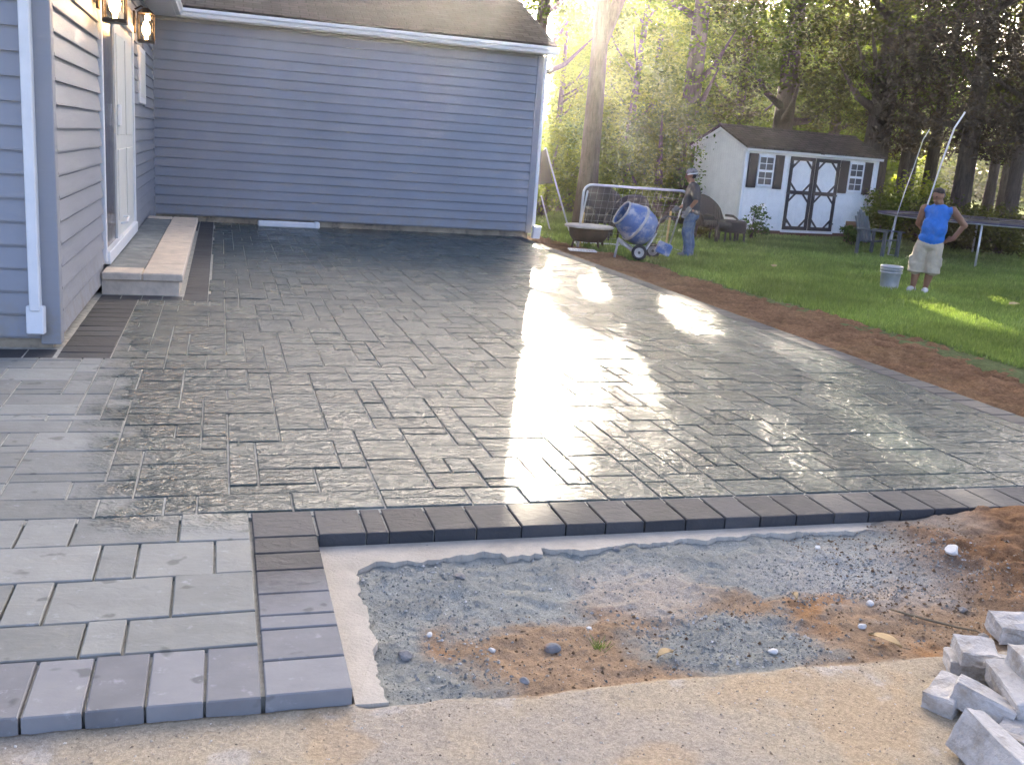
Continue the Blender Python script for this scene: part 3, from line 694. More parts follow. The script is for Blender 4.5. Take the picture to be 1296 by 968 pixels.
# near forked trunk behind the goal
fx, fy = at(745, 24.5)
tree(745, 24.5, 13, .27, 'tall pale forked trunk behind the soccer goal', lean=(.1, .1), crown_z=(6.5, 14), cr=4.2, ncl=80, per=80, size=.16, lm='leafy', bm='bark', seed=3, fork=(3, (fx+2.0, fy-.4, 10.5)), limbs=6)
TR = [ # px, dist, h, r, lean, crown z, cr, ncl, leaf, bark, label
 (655, 31, 13, .30, (.9, 0), (5.2, 15), 3.4, 90, 'leaf', 'barkd', 'leaning tree rising behind the end of the house roof'),
 (862, 30, 15, .33, (.25, 0), (3.6, 15), 3.6, 120, 'leaf', 'barkd', 'straight dark trunk rising left of the white shed'),
 (786, 34, 12, .16, (.9, .2), (3.0, 13), 3.0, 110, 'leafy', 'barkd', 'slim leaning tree just right of the pale forked trunk'),
 (812, 38, 12, .14, (.7, .2), (2.5, 13), 3.2, 120, 'leafy', 'barkd', 'thin tree between the forked trunk and the dark trunk'),
 (925, 36, 11, .25, (.2, 0), (2.6, 10), 3.4, 140, 'leaf', 'barkd', 'leafy tree behind the left gable of the shed'),
 (985, 33, 15, .38, (-.2, 0), (2.9, 15), 3.3, 170, 'leafd', 'barkd', 'dense dark tree behind the middle of the shed roof'),
 (1045, 39, 11, .25, (.3, 0), (2.6, 10), 3.4, 130, 'leaf', 'barkd', 'green tree behind the right half of the shed roof'),
 (1103, 31, 15, .42, (.1, 0), (4.2, 15), 3.2, 110, 'leafd', 'barkd', 'thickest dark trunk rising at the right end of the shed'),
 (1141, 36, 13, .18, (.3, 0), (4.0, 13), 2.8, 90, 'leaf', 'barkd', 'slim tree just right of the thick trunk by the shed'),
 (1176, 34, 13, .22, (.4, 0), (4.3, 13), 2.8, 90, 'leafd', 'barkd', 'trunk directly behind the man in blue'),
 (1258, 44, 14, .22, (.2, 0), (4.6, 14), 3.0, 80, 'leafd', 'barkd', 'left of two thin far trunks before the sunny field'),
 (1276, 45, 14, .22, (-.1, 0), (4.6, 14), 3.0, 80, 'leafd', 'barkd', 'right of two thin far trunks before the sunny field'),
 (700, 42, 8, .18, (.1, 0), (.8, 8), 3.2, 150, 'leafy', 'barkd', 'sunlit tree close beside the house corner'),
 (760, 46, 8, .2, (.0, 0), (.8, 8.5), 3.6, 150, 'leafy', 'barkd', 'bright leafy tree behind the pale forked trunk'),
 (835, 48, 8, .2, (.0, 0), (1.0, 8.5), 4.0, 170, 'leafy', 'barkd', 'yellow green tree left of the straight dark trunk'),
 (890, 50, 8, .2, (.0, 0), (1.0, 8.5), 4.2, 170, 'leaf', 'barkd', 'deep green tree far behind the left end of the shed'),
 (1350, 33, 14, .3, (.0, 0), (2.5, 14), 3.4, 120, 'leafd', 'barkd', 'dark tree cut by the right edge of the view'),
 (615, 48, 14, .3, (.0, 0), (2.5, 15), 3.6, 100, 'leaf', 'barkd', 'tree hidden behind the house roof ridge'),
]
for i, (px, d, h, r0, lean, cz, cr, ncl, lm, bm, lab) in enumerate(TR):
    tree(px, d, h, r0, lab, lean=lean, crown_z=cz, cr=cr, ncl=int(ncl*1.5), per=115, lm=lm, bm=bm, seed=20+i, size=.13)
# unseen trees added beyond the roof so the wet slabs mirror less bright sky
for i, (azd, d, h) in enumerate(((-24, 36, 11), (-14, 33, 11.5), (-5, 36, 12), (3, 33, 11), (9.5, 37, 12), (-33, 34, 11))):
    x, y = d*math.sin(R(azd)), d*math.cos(R(azd))
    tree(0, 0, h, .35, 'unseen tall tree, added to block mirrored sky, ' + ('behind the middle of the house roof', 'behind the left half of the house roof', 'behind the long back roof', 'behind the roof right of its middle', 'behind the right end of the house roof', 'behind the far left of the house')[i], pos=(x, y), crown_z=(3.5, h+1), cr=4.4, ncl=70, per=70, size=.5, clr=1.3, lm='leafd', seed=200+i, limbs=6, group='unseen trees added behind the house')
# conifers on the right
for i, (px, d, h, r0, z0, cr, ncl, lab) in enumerate(((1222, 30, 15, .28, 2.3, 3.4, 230, 'broad dark conifer with drooping boughs right of the man in blue'),
      (1288, 29, 14, .2, 2.4, 3.2, 220, 'brown green conifer at the right edge above the trampoline'),
      (1150, 40, 15, .3, 2.4, 3.2, 180, 'dark conifer behind the slim trunk right of the shed'))):
    tree(px, d, h, r0, lab, name='conifer', crown_z=(z0, h), cr=cr, ncl=int(ncl*1.25), per=110, size=.17, lm='needle', bm='barkd', seed=60+i, flat=.35, clr=.95, droop=.5, aspect=.3, limbs=16)

def shrub(x, y, rx, h, label, lm='shrub', n=26, per=70, size=.12, seed=1, group='shrubs along the back of the yard', name='shrub', gap=False):
    z0 = float(lawn_z(np.array(x), np.array(y))); r = random.Random(seed); S = empty(name, (x, y, z0), 0, label, 'shrub', group)
    st = MB(); cen = []; rr = []
    for k in range(n):
        a = r.random()*6.283; q = rx*math.sqrt(r.random())*.8; zz = h*r.uniform(.12, .92)*(1-.45*(q/rx)**2)
        cen.append((x+q*math.cos(a), y+q*math.sin(a)*.8, z0+zz)); rr.append(rx*r.uniform(.22, .42))
    for k in range(5):
        c_ = cen[r.randrange(n)]; st.tube([(x+r.uniform(-.08, .08), y+r.uniform(-.08, .08), z0-.05), c_], [.03*h, .006], 5)
    st.build('stem', M['barkd'], S, True, True)
    leaves(cen, rr, per, size, M[lm], 'foliage', S, seed, .8, gap)
SH = [(690, 27, 1.6, 3.4, 'leafy', 'sunlit bush against the right corner of the house'), (722, 30, 1.8, 3.2, 'shrub', 'tall green bush left of the pale forked trunk'),
 (775, 27.5, 1.7, 2.6, 'leaf', 'bush right behind the soccer goal net'), (800, 29, 1.9, 3.3, 'leaf', 'spreading bush between forked trunk and cement mixer'),
 (838, 28, 1.8, 3.6, 'shrub', 'feathery bush with light tips above the cement mixer'), (868, 28.5, 1.7, 3.9, 'leaf', 'tall hemlock like bush behind the man in grey'),
 (900, 31, 1.8, 3.2, 'leafd', 'dark bush hidden behind the left wall of the shed'), (1130, 29, 1.1, 1.5, 'leaf', 'low bush behind the grey garden chair'),
 (1160, 31, 1.3, 1.9, 'leafy', 'sunlit bush behind the man in blue'), (1195, 29.5, 1.4, 1.3, 'leafd', 'low dark bush under the trampoline pole'), (1238, 28.5, 1.5, 1.25, 'leafd', 'low dark bush behind the middle of the trampoline'),
 (1285, 28, 1.6, 1.2, 'leafd', 'low dark bush behind the right end of the trampoline')]
for i, (px, d, rx, h, lm, lab) in enumerate(SH):
    x, y = at(px, d); shrub(x, y, rx, h, lab, lm, 44, 120, .10, 100+i)
for i, (px, d, rx, h, lab) in enumerate(((893, 23.6, .55, .62, 'dark round shrub under the left wall of the shed'), (962, 24.6, .5, .85, 'light green bush with tall sprigs left of the shed doors'), (1094, 25.6, .42, .55, 'light green plant below the brown planter box'))):
    x, y = at(px, d); shrub(x, y, rx, h, lab, ('leafd', 'shrub', 'shrub')[i], 16, 60, .075, 130+i, 'plants against the shed', 'shed_plant')

# far woods that read as one mass
r_ = np.random.default_rng(5); cen = []; rad_ = []
for k in range(3400):
    az = R(r_.uniform(2, 64)); d = r_.uniform(62, 80) if az < R(37) else r_.uniform(92, 108)
    sc = 1 if d < 90 else 1.2
    cen.append((math.sin(az)*d, math.cos(az)*d, r_.random()**1.1*(11 if d < 90 else 10)+.4)); rad_.append(r_.uniform(1.1, 2.2)*sc)
o = leaves(cen, rad_, 60, .55, M['leafy'], 'distant_woods', None, 9, .8, True); tag(o, 'mass of distant sunlit woods seen between the trunks', 'woods', kind='stuff')

# lawn grass blades
N = 330000; r_ = np.random.default_rng(12)
d = 6.5*(31/6.5)**r_.random(N); az = R(17.1) + np.arctan(r_.uniform(-.12, .66, N)); px_ = d*np.sin(az); py_ = d*np.cos(az)
redge = 6.95 + .45*sstep(16, 6, py_) + .30*(fbm(px_*1.6, py_*1.6, 50)-.5) + .16*(fbm(px_*6, py_*6, 51)-.5) - .5*sstep(15, 18.5, py_)
k = (px_ > redge - .02 + .12*r_.random(N)) & (py_ < 27.5) & ~((px_ > 12.4) & (px_ < 17.2) & (py_ > 22.9+(px_-12.79)*.14) & (py_ < 26))
px_, py_, d = px_[k], py_[k], d[k]; N = len(px_)
hh = (.035 + .05*r_.random(N))*(.7+.6*fbm(px_*.7, py_*.7, 8)); a = r_.random(N)*6.283; w = .0045 + .00055*d
bx, by = np.cos(a)*w, np.sin(a)*w; lx, ly = r_.normal(0, .022, N), r_.normal(0, .022, N); z = lawn_z(px_, py_) - .005
V = np.stack([np.stack([px_-bx, py_-by, z], 1), np.stack([px_+bx, py_+by, z], 1), np.stack([px_+lx, py_+ly, z+hh], 1)], 1)
tag(np_mesh('grass', V, 3, M['grass']), 'short green lawn grass running from the soil strip to the shed', 'grass', kind='stuff')

# ================================================================== OBJECTS IN THE YARD
M['bluep'] = mat('worn blue drum paint', (.085, .16, .36), .5, var=.25, scale=5, bump=.003, bscale=20, dirt=(.42, .46, .52))
M['grey'] = mat('cement grey metal', (.42, .43, .43), .6, var=.25, scale=9, bump=.002)
M['rubber'] = mat('black rubber', (.035, .035, .037), .8, var=.3)
M['darkm'] = mat('dark steel', (.07, .07, .075), .5, .4)
M['galv'] = mat('galvanised tube', (.62, .64, .66), .4, .5, var=.1)
M['wood'] = mat('pale stake wood', (.55, .40, .16), .7, var=.2)
M['wicker'] = None
t = NT('dark wicker'); v = t.obj(); wv = t.n('ShaderNodeTexWave'); wv.inputs['Scale'].default_value = 14; wv.inputs['Distortion'].default_value = 1.5; t.l(v, wv.inputs[0])
M['wicker'] = t.set(color=t.ramp(wv.outputs['Fac'], [(.2, (.03, .025, .024)), (.8, (.085, .07, .065))]), rough=.6, normal=t.bump(wv.outputs['Fac'], .01))
M['rust'] = mat('rusty dark iron', (.06, .035, .025), .8, var=.4, bump=.003)
M['sand'] = mat('pale lid', (.52, .46, .42), .85, var=.15)
M['net'] = mat('white net cord', (.5, .52, .52), .9)
M['terra'] = mat('brown planter wood', (.16, .085, .05), .8, var=.25)
M['greyw'] = mat('blue grey chair plastic', (.075, .095, .105), .6, var=.15)
M['canvas'] = mat('black canvas', (.03, .03, .034), .9, var=.3)
M['purple'] = mat('purple edge pad', (.05, .045, .085), .6, var=.15)
M['block'] = mat('pale concrete block', (.50, .48, .455), .9, var=.2, scale=11, bump=.007, bscale=55, dirt=(.33, .29, .24))
M['skin'] = mat('tan skin', (.25, .125, .075), .55, var=.08, bump=.0005)
M['hair'] = mat('black hair', (.015, .012, .011), .6, var=.3, bump=.003, bscale=120)
M['shirtg'] = mat('charcoal cotton', (.055, .055, .065), .9, var=.25, scale=8, bump=.006, bscale=14)
M['jeans'] = mat('dusty blue denim', (.085, .13, .215), .9, var=.3, scale=7, bump=.006, bscale=16, dirt=(.20, .24, .27))
M['shirtb'] = mat('bright blue cotton', (.035, .18, .58), .85, var=.2, scale=7, bump=.008, bscale=12)
M['khaki'] = mat('khaki cotton', (.50, .42, .31), .9, var=.15, scale=8, bump=.007, bscale=14)
M['capm'] = mat('grey camouflage cap', (.20, .20, .20), .9, var=.6, scale=22, bump=.002)
M['shoe'] = mat('pale shoes', (.55, .53, .50), .7, var=.2)
M['glove'] = mat('grey work glove', (.17, .18, .18), .9, var=.2)
M['bucketm'] = mat('grey plastic bucket', (.42, .44, .46), .6, var=.15, dirt=(.55, .55, .54))

# ---- shed
SA = R(8.1); shed = empty('garden_shed', (12.79, 22.85, 0), SA, 'white garden shed with brown double doors and black shutters', 'shed')
W_, D_, ZB, ZE = 4.47, 2.25, .10, 2.20
def S(mb, name, m='shedwall', parent=None, smooth=False): return mb.build(name, M[m], parent or shed, smooth)
pk = ZE + .46
S(MB().add([(0,0,ZB),(W_,0,ZB),(W_,D_,ZB),(0,D_,ZB),(0,0,ZE),(W_,0,ZE),(W_,D_,ZE),(0,D_,ZE),(0,D_/2,pk),(W_,D_/2,pk)], [(0,1,5,4),(2,3,7,6),(0,4,8,7,3),(1,2,6,9,5),(3,2,1,0)]), 'wall')
for y in (.1, 1.1, 2.1): S(MB().box(.02, W_-.02, y-.06, y+.06, -.05, ZB-.002), 'skid', 'terra')
def roof_side(y0, z0, y1, z1, name):
    th = .05; return MB().add([(-.10,y0,z0),(W_+.10,y0,z0),(W_+.10,y1,z1),(-.10,y1,z1),(-.10,y0,z0+th),(W_+.10,y0,z0+th),(W_+.10,y1,z1+th),(-.10,y1,z1+th)], [(3,2,1,0),(4,5,6,7),(0,1,5,4),(1,2,6,5),(2,3,7,6),(3,0,4,7)])
sl = (pk-ZE)/(D_/2)
rf1 = fixn(S(roof_side(-.16, ZE-.16*sl+.01, D_/2, pk+.01, ''), 'roof', 'shingleb')); rf2 = fixn(S(roof_side(D_+.16, ZE-.16*sl+.01, D_/2+.001, pk+.009, ''), 'roof', 'shingleb'))
S(MB().prism([(D_/2-.09, pk+.025), (D_/2, pk+.085), (D_/2+.09, pk+.025)], 'x', -.101, W_+.101), 'ridge_cap', 'shingleb', rf1)
S(MB().bbox(-.06, W_+.06, -.13, -.02, ZE-.12, ZE-.005, .01), 'fascia', 'white')
for s in (0, 1):
    y0, y1 = (-.15, D_/2) if s == 0 else (D_+.15, D_/2)
    fixn(S(MB().prism([(y0, ZE-.15*sl-.09), (y1, pk-.09), (y1, pk+.005), (y0, ZE-.15*sl+.005)], 'x', -.045, -.008), 'rake_board', 'white'))
for x in (-.012, W_-.075): S(MB().bbox(x, x+.09, -.018, .07, ZB, ZE-.12, .006), 'corner_trim', 'white')
S(MB().box(W_/2+.08, W_/2+.2, -.14, -.131, ZE-.07, ZE-.03), 'vent', 'shutter')
S(MB().bbox(1.40, 3.12, -.10, .0, ZB-.03, ZB+.03, .008), 'threshold', 'white')
dz0, dz1 = ZB+.04, 2.03
for k, x0 in enumerate((1.43, 2.28)):
    dr = S(MB().box(x0, x0+.82, -.028, -.006, dz0, dz1), 'door')
    x1 = x0+.82; mid = dz0+.98; fr = .095
    for q in ((x0, x0+fr, dz0, dz1), (x1-fr, x1, dz0, dz1)): S(MB().box(q[0], q[1], -.052, -.028, q[2], q[3]), 'door_stile', 'shutter', dr)
    for z in (dz0, mid-.05, dz1-fr): S(MB().box(x0+fr, x1-fr, -.050, -.028, z, z+fr), 'door_rail', 'shutter', dr)
    xa, xb = x0+fr, x1-fr
    for zc, sz in ((dz0+fr, 1), (mid-.05, -1), (mid-.05+fr, 1), (dz1-fr, -1)):
        for xc, sx in ((xa, 1), (xb, -1)):
            L = .21; w = .065; pts = [(xc, zc+sz*(L-w)), (xc, zc+sz*L), (xc+sx*L, zc), (xc+sx*(L-w), zc)]
            fixn(S(MB().prism(pts, 'y', -.049, -.028), 'door_brace', 'shutter', dr))
    for hz in (dz0+.2, dz0+.95, dz1-.2): S(MB().bbox(x0-.03 if k == 0 else x1-.13, x0+.13 if k == 0 else x1+.03, -.060, -.052, hz-.02, hz+.02, .003), 'hinge', 'darkm', dr)
    S(MB().bbox(x1-.07 if k == 0 else x0+.04, x1-.04 if k == 0 else x0+.07, -.075, -.052, 1.02, 1.12, .006), 'door_latch', 'darkm', dr)
for xw in (.42, 3.46):
    w0, w1, z0, z1 = xw, xw+.50, 1.22, 2.0
    wd = S(MB().box(w0, w1, -.012, -.004, z0, z1), 'window', 'white')
    for q in ((w0, w0+.035, z0, z1), (w1-.035, w1, z0, z1), (w0+.035, w1-.035, z0, z0+.05), (w0+.035, w1-.035, z1-.05, z1), (w0+.035, w1-.035, (z0+z1)/2-.03, (z0+z1)/2+.03)):
        S(MB().box(q[0], q[1], -.045, -.012, q[2], q[3]), 'frame', 'white', wd)
    pw = (w1-w0-.07)/2
    for i in range(2):
        for (za, zb) in ((z0+.05, (z0+z1)/2-.03), ((z0+z1)/2+.03, z1-.05)):
            zm = (za+zb)/2
            for (zp, zq) in ((za, zm-.009), (zm+.009, zb)):
                S(MB().box(w0+.035+i*pw+.009*i, w0+.035+(i+1)*pw-.009*(1-i), -.022, -.012, zp, zq), 'pane', 'darkglass', wd)
            if i == 0: S(MB().box(w0+.035, w1-.035, -.030, -.013, zm-.009, zm+.009), 'muntin', 'white', wd)
    S(MB().box((w0+w1)/2-.009, (w0+w1)/2+.009, -.032, -.014, z0+.05, z1-.05), 'muntin', 'white', wd)
    for sx0 in (w0-.315, w1+.025):
        sh = S(MB().bbox(sx0, sx0+.29, -.040, -.004, z0-.05, z1+.03, .008), 'shutter', 'shutter')
        for k in range(11): S(MB().box(sx0+.05, sx0+.24, -.047, -.040, z0+.0+k*.068, z0+.04+k*.068), 'louvre', 'shutter', sh)

# ---- soccer goal
AZ = lambda x, y: -math.atan2(x, y)
goal = empty('soccer_goal', (6.55, 17.5, -.03), R(-10), 'small white tubular soccer goal with net behind the cement mixer', 'goal')
GW, GH = 1.95, 1.17
def arc(c, r, a0, a1, n=5): return [(c[0]+r*math.cos(R(a0+(a1-a0)*i/n)), c[1], c[2]+r*math.sin(R(a0+(a1-a0)*i/n))) for i in range(n+1)]
MB().tube([(-.06, 0, 0)] + arc((.12, 0, GH-.16), .16, 180, 90) + arc((GW-.12, 0, GH-.16), .16, 90, 0) + [(GW+.06, 0, 0)], .024, 10).build('front_frame', M['galv'], goal, True)
MB().tube([(-.06, .02, .02), (.0, .75, .02), (GW, .75, .02), (GW+.06, .02, .02)], .02, 8).build('ground_frame', M['galv'], goal, True)
for x in (.04, GW-.04): MB().tube([(x, .01, GH-.12), (x-.0, .75, .02)], .018, 8).build('back_stay', M['galv'], goal, True)
nt = MB()
for i in range(1, 16):
    x = GW*i/16; nt.tube([(x, .02, GH-.01), (x, .40, .52), (x, .75, .03)], 0.0017, 3, False)
for j in range(1, 9):
    t_ = j/9; nt.tube([(.03, .02+.73*t_, GH-.01-(GH-.04)*t_-.05*math.sin(math.pi*t_)), (GW-.03, .02+.73*t_, GH-.01-(GH-.04)*t_-.05*math.sin(math.pi*t_))], 0.0017, 3, False)
tag(nt.build('net', M['net'], goal), kind='stuff')
for (px, d, hgt, lab) in ((853, 19.15, .78, 'yellow wooden stake leaning at the right goal post'), (742, 19.3, .62, 'short yellow wooden stake by the left goal post')):
    x, y = at(px, d); st = empty('wooden_stake', (x, y, -.03), 0, lab, 'stake', 'wooden stakes at the goal')
    MB().bbox(-.02, .02, -.012, .012, .0, hgt, .004, Matrix.Rotation(R(2), 4, 'Y')).build('shaft', M['wood'], st); MB().add([(-.02,-.012,.004),(.02,-.012,.004),(.02,.012,.004),(-.02,.012,.004),(0,0,-.12)], [(0,1,2,3),(1,0,4),(2,1,4),(3,2,4),(0,3,4)]).build('point', M['wood'], st)

# ---- round-backed wicker chairs
def wicker_chair(loc, rz, label, sc=1.0):
    c_ = empty('wicker_chair', loc, rz, label, 'chair', 'dark round backed wicker chairs'); c_.scale = (sc, sc, sc)
    pts = []
    n = 16; fv = []; ff = []
    for layer, (rr, off) in enumerate(((.40, 0), (.365, .0))):      # tall rounded back, curved in plan
        for i in range(n+1):
            a = math.pi*i/n
            for j in range(7):
                zz = .36 + j/6*(.20 + .42*math.sin(a)**.7); fv.append((rr*math.cos(a), rr*math.sin(a)*.9 + .10*(j/6) - .02, zz))
    m_ = (n+1)*7
    for i in range(n):
        for j in range(6):
            a = i*7+j; ff.append((a, a+7, a+8, a+1)); ff.append((m_+a, m_+a+1, m_+a+8, m_+a+7))
        a = i*7+6; ff.append((a, a+7, m_+a+7, m_+a))
    fixn(MB().add(fv, ff).build('backrest', M['wicker'], c_, True))
    MB().lathe([(.30, .30), (.38, .32), (.38, .40), (.34, .43), (.02, .44)], 20).build('seat', M['wicker'], c_, True)
    for s in (-1, 1): MB().tube([(s*.385, .0, .56), (s*.39, -.20, .56), (s*.36, -.34, .50), (s*.33, -.34, .03)], .028, 8).build('arm', M['wicker'], c_, True)
    for sx in (-1, 1): MB().tube([(sx*.26, .24, .34), (sx*.29, .30, .0)], [.028, .022], 8).build('leg', M['wicker'], c_, True)
    for sx in (-1, 1): MB().tube([(sx*.26, -.24, .34), (sx*.28, -.28, .0)], [.028, .022], 8).build('leg', M['wicker'], c_, True)
    return c_
x, y = at(772, 21.0); wicker_chair((x, y, -.03), AZ(x, y)+R(25), 'dark round wicker chair behind the left half of the goal', 1.15)
x, y = at(800, 20.6); wicker_chair((x, y, -.03), AZ(x, y)-R(20), 'dark wicker chair half hidden behind the mixer drum', 1.0)
x, y = at(912, 23.0); wicker_chair((x, y, -.03), AZ(x, y)+R(55), 'dark round wicker chair in front of the shed gable', 1.05)
x, y = at(936, 23.2); ot = empty('wicker_ottoman', (x, y, -.03), AZ(x, y)+R(20), 'dark square wicker footstool beside the chair at the shed', 'footstool')
MB().bbox(-.26, .26, -.24, .24, .22, .50, .04).build('seat', M['wicker'], ot)
for sx in (-1, 1):
    for sy in (-1, 1): MB().tube([(sx*.22, sy*.2, .24), (sx*.23, sy*.21, 0)], .025, 8).build('leg', M['wicker'], ot)

# ---- fire pit and grate
x, y = at(752, 18.75); fp = empty('fire_pit', (x, y, -.03), AZ(x, y), 'low dark fire bowl with a pale round lid left of the mixer', 'fire pit')
MB().lathe([(.10, .10), (.29, .12), (.36, .22), (.38, .36), (.36, .37), (.34, .24), (.26, .16), (.02, .14)], 24).build('bowl', M['rust'], fp, True)
MB().lathe([(.46, .375), (.47, .40), (.45, .42), (.02, .44)], 28).build('lid', M['sand'], fp, True)
for k in range(4):
    a = R(35+90*k); MB().tube([(.30*math.cos(a), .30*math.sin(a), .22), (.36*math.cos(a), .36*math.sin(a), .0)], .02, 6).build('leg', M['rust'], fp)
x, y = at(746, 17.75); gr = empty('grate', (x, y, -.02), AZ(x, y)+R(8), 'pale metal grate lying on the grass below the fire bowl', 'grate')
MB().tube([(-.24, -.16, .02), (.24, -.16, .02), (.24, .16, .02), (-.24, .16, .02), (-.24, -.16, .02)], .012, 6).build('frame', M['galv'], gr)
for k in range(9): MB().tube([(-.2+.05*k, -.16, .025), (-.2+.05*k, .16, .025)], .007, 5).build('bar', M['galv'], gr)

# ---- cement mixer
x, y = at(812, 17.4); mx = empty('cement_mixer', (x, y, -.03), AZ(x, y), 'blue cement mixer on wheels with its drum tipped left', 'mixer')
ax = Vector((-.80, -.30, .52)).normalized(); DM = Matrix.Translation((.0, .0, .60)) @ ax.to_track_quat('Z', 'Y').to_matrix().to_4x4()
prof = [(.02, -.34), (.15, -.34), (.255, -.29), (.305, -.20), (.325, -.08), (.33, .02), (.325, .05), (.29, .17), (.235, .29), (.215, .33), (.20, .33), (.22, .28), (.27, .16), (.30, .04), (.29, -.18), (.02, -.27)]
dr = MB().lathe(prof, 32, DM, False).build('drum', M['bluep'], mx, True)
MB().lathe([(.328, -.015), (.345, -.015), (.345, .03), (.328, .03)], 32, DM, False).build('drum_band', M['grey'], dr, True)
MB().lathe([(.212, .315), (.232, .315), (.232, .345), (.212, .345)], 32, DM, False).build('drum_rim', M['grey'], dr, True)
for k in range(2):
    a = R(60+180*k); MB().box(-.02, .02, .06, .27, -.15, .20, DM @ Matrix.Rotation(a, 4, 'Z')).build('paddle', M['grey'], dr)
MB().tube([(-.28, -.20, .30), (.05, -.24, .10), (.20, -.20, .16), (.36, .0, .46), (.20, .2, .16), (.05, .24, .10), (-.28, .18, .30)], .022, 8).build('frame', M['grey'], mx, True)
MB().tube([(.36, .0, .46), (.30, 0, .62), (.16, 0, .50)], .024, 8).build('yoke', M['darkm'], mx, True)
MB().tube([(-.28, -.19, .32), (-.32, -.2, .0), (-.32, .18, .0), (-.28, .17, .32)], .02, 8).build('foot_stand', M['grey'], mx, True)
MB().tube([(.08, -.30, .13), (.08, .30, .13)], .014, 8).build('axle', M['darkm'], mx)
for s in (-1, 1):
    WM = Matrix.Translation((.10 if s < 0 else .34, s*.30, .13)) @ Matrix.Rotation(R(90), 4, 'X')
    wh = MB().lathe([(.085, -.03), (.12, -.035), (.135, -.015), (.135, .015), (.12, .035), (.085, .03)], 20, WM, False).build('wheel', M['rubber'], mx, True)
    MB().lathe([(.088, -.02), (.088, .02)], 20, WM).build('rim', M['grey'], wh)
    MB().lathe([(.025, -.045), (.025, .045)], 10, WM).build('hub', M['darkm'], wh)
MB().bbox(.30, .56, -.12, .10, .26, .46, .02, Matrix.Translation((.0, 0, .0)) @ Matrix.Rotation(R(18), 4, 'Y')).build('motor_box', M['bluep'], mx)
MB().tube([(.33, -.10, .45), (.42, -.16, .70), (.52, -.18, .78), (.70, -.18, .77)], .014, 8).build('handle', M['darkm'], mx, True)
MB().tube([(.33, .06, .45), (.42, .1, .70), (.50, .1, .76), (.62, .1, .76)], .014, 8).build('handle', M['darkm'], mx, True)

# ---- dark hanging canvas on slanted poles behind the house corner
x, y = at(692, 22.2); cv = empty('canvas_swing', (x, y, -.03), AZ(x, y), 'black canvas swing hung on pale slanted poles behind the house corner', 'swing')
fixn(MB().add([(-.35,-.02,1.55),(-.05,-.02,1.78),(.16,-.02,1.05),(-.35,-.02,.95),(-.35,.03,1.55),(-.05,.03,1.78),(.16,.03,1.05),(-.35,.03,.95)], [(0,1,2,3),(7,6,5,4),(0,4,5,1),(1,5,6,2),(2,6,7,3),(3,7,4,0)]).build('canvas', M['canvas'], cv))
MB().tube([(-.06, 0, 1.80), (.62, -.1, .0)], .018, 8).build('pole', M['galv'], cv); MB().tube([(-.08, .1, .75), (.18, .1, .0)], .016, 8).build('pole', M['galv'], cv); MB().tube([(-.06, .02, 1.80), (-.9, .1, .0)], .018, 8).build('pole', M['galv'], cv)

# ---- trampoline
tp = empty('trampoline', (16.45, 18.6, -.03), 0, 'round trampoline with bare enclosure poles behind the man in blue', 'trampoline')
TRr = 2.1; ring = [(TRr*math.cos(R(a)), TRr*math.sin(R(a)), .90) for a in range(0, 361, 10)]
MB().tube(ring, .026, 8, False).build('frame', M['galv'], tp, True)
MB().lathe([(1.72, .905), (1.75, .915), (2.05, .935), (2.13, .925), (2.13, .90), (1.75, .90)], 40, None, False).build('edge_pad', M['purple'], tp, True)
MB().lathe([(.02, .89), (1.70, .895), (1.70, .885), (.02, .88)], 40, None, False).build('mat', M['canvas'], tp, True)
a0 = math.degrees(math.atan2(18.69-18.6, 14.28-16.45)); a1 = math.degrees(math.atan2(16.89-18.6, 15.11-16.45))
for a in (a0, a1, a1+52, a1+104, a0-70, a0-130):
    x0, y0 = TRr*math.cos(R(a)), TRr*math.sin(R(a)); MB().tube([(x0*.99, y0*.99, .90), (x0*1.02, y0*1.02, .03), (x0*.93, y0*.93, .0)], .022, 8).build('leg', M['galv'], tp, True)
for pts in (((1178, .35), (1180, 1.1), (1190, 2.0), (1199, 2.65), (1209, 2.95)), ((1138, .35), (1147, 1.2), (1156, 1.9), (1162, 2.4), (1168, 2.6))):
    q = [Vector((*at(px, 20.6), z)) for px, z in pts]; MB().tube(q, .016 if pts[0][0] > 1150 else .009, 8).build('enclosure_pole', M['galv' if pts[0][0] > 1150 else 'grey'], tp, True, True)

# ---- grey garden chair, planter, bucket
x, y = at(1127, 23.2); gc = empty('garden_chair', (x, y, -.03), AZ(x, y)+R(60), 'blue grey slatted garden chair beside the trampoline leg', 'chair')
for k in range(5):
    xo = -.22+.11*k; MB().bbox(xo-.045, xo+.045, -.012, .012, .30, 1.02-.05*abs(k-2)**1.5, .008, Matrix.Translation((0, .22, 0)) @ Matrix.Rotation(R(-20), 4, 'X')).build('back_slat', M['greyw'], gc)
for k in range(5): MB().bbox(-.27, .27, -.30+.11*k, -.21+.11*k, .36-.02*k, .38-.02*k, .006).build('seat_slat', M['greyw'], gc)
for s in (-1, 1):
    MB().bbox(s*.34-.06, s*.34+.06, -.36, .38, .54, .565, .008).build('arm', M['greyw'], gc)
    MB().bbox(s*.30-.025, s*.30+.025, -.33, -.25, .0, .54, .006).build('leg', M['greyw'], gc)
    MB().bbox(s*.30-.025, s*.30+.025, .30, .37, .0, .54, .006).build('leg', M['greyw'], gc)
x, y = at(1096, 26.6); pl = empty('planter_box', (x, y, -.02), SA, 'brown wooden planter box at the right corner of the shed', 'planter')
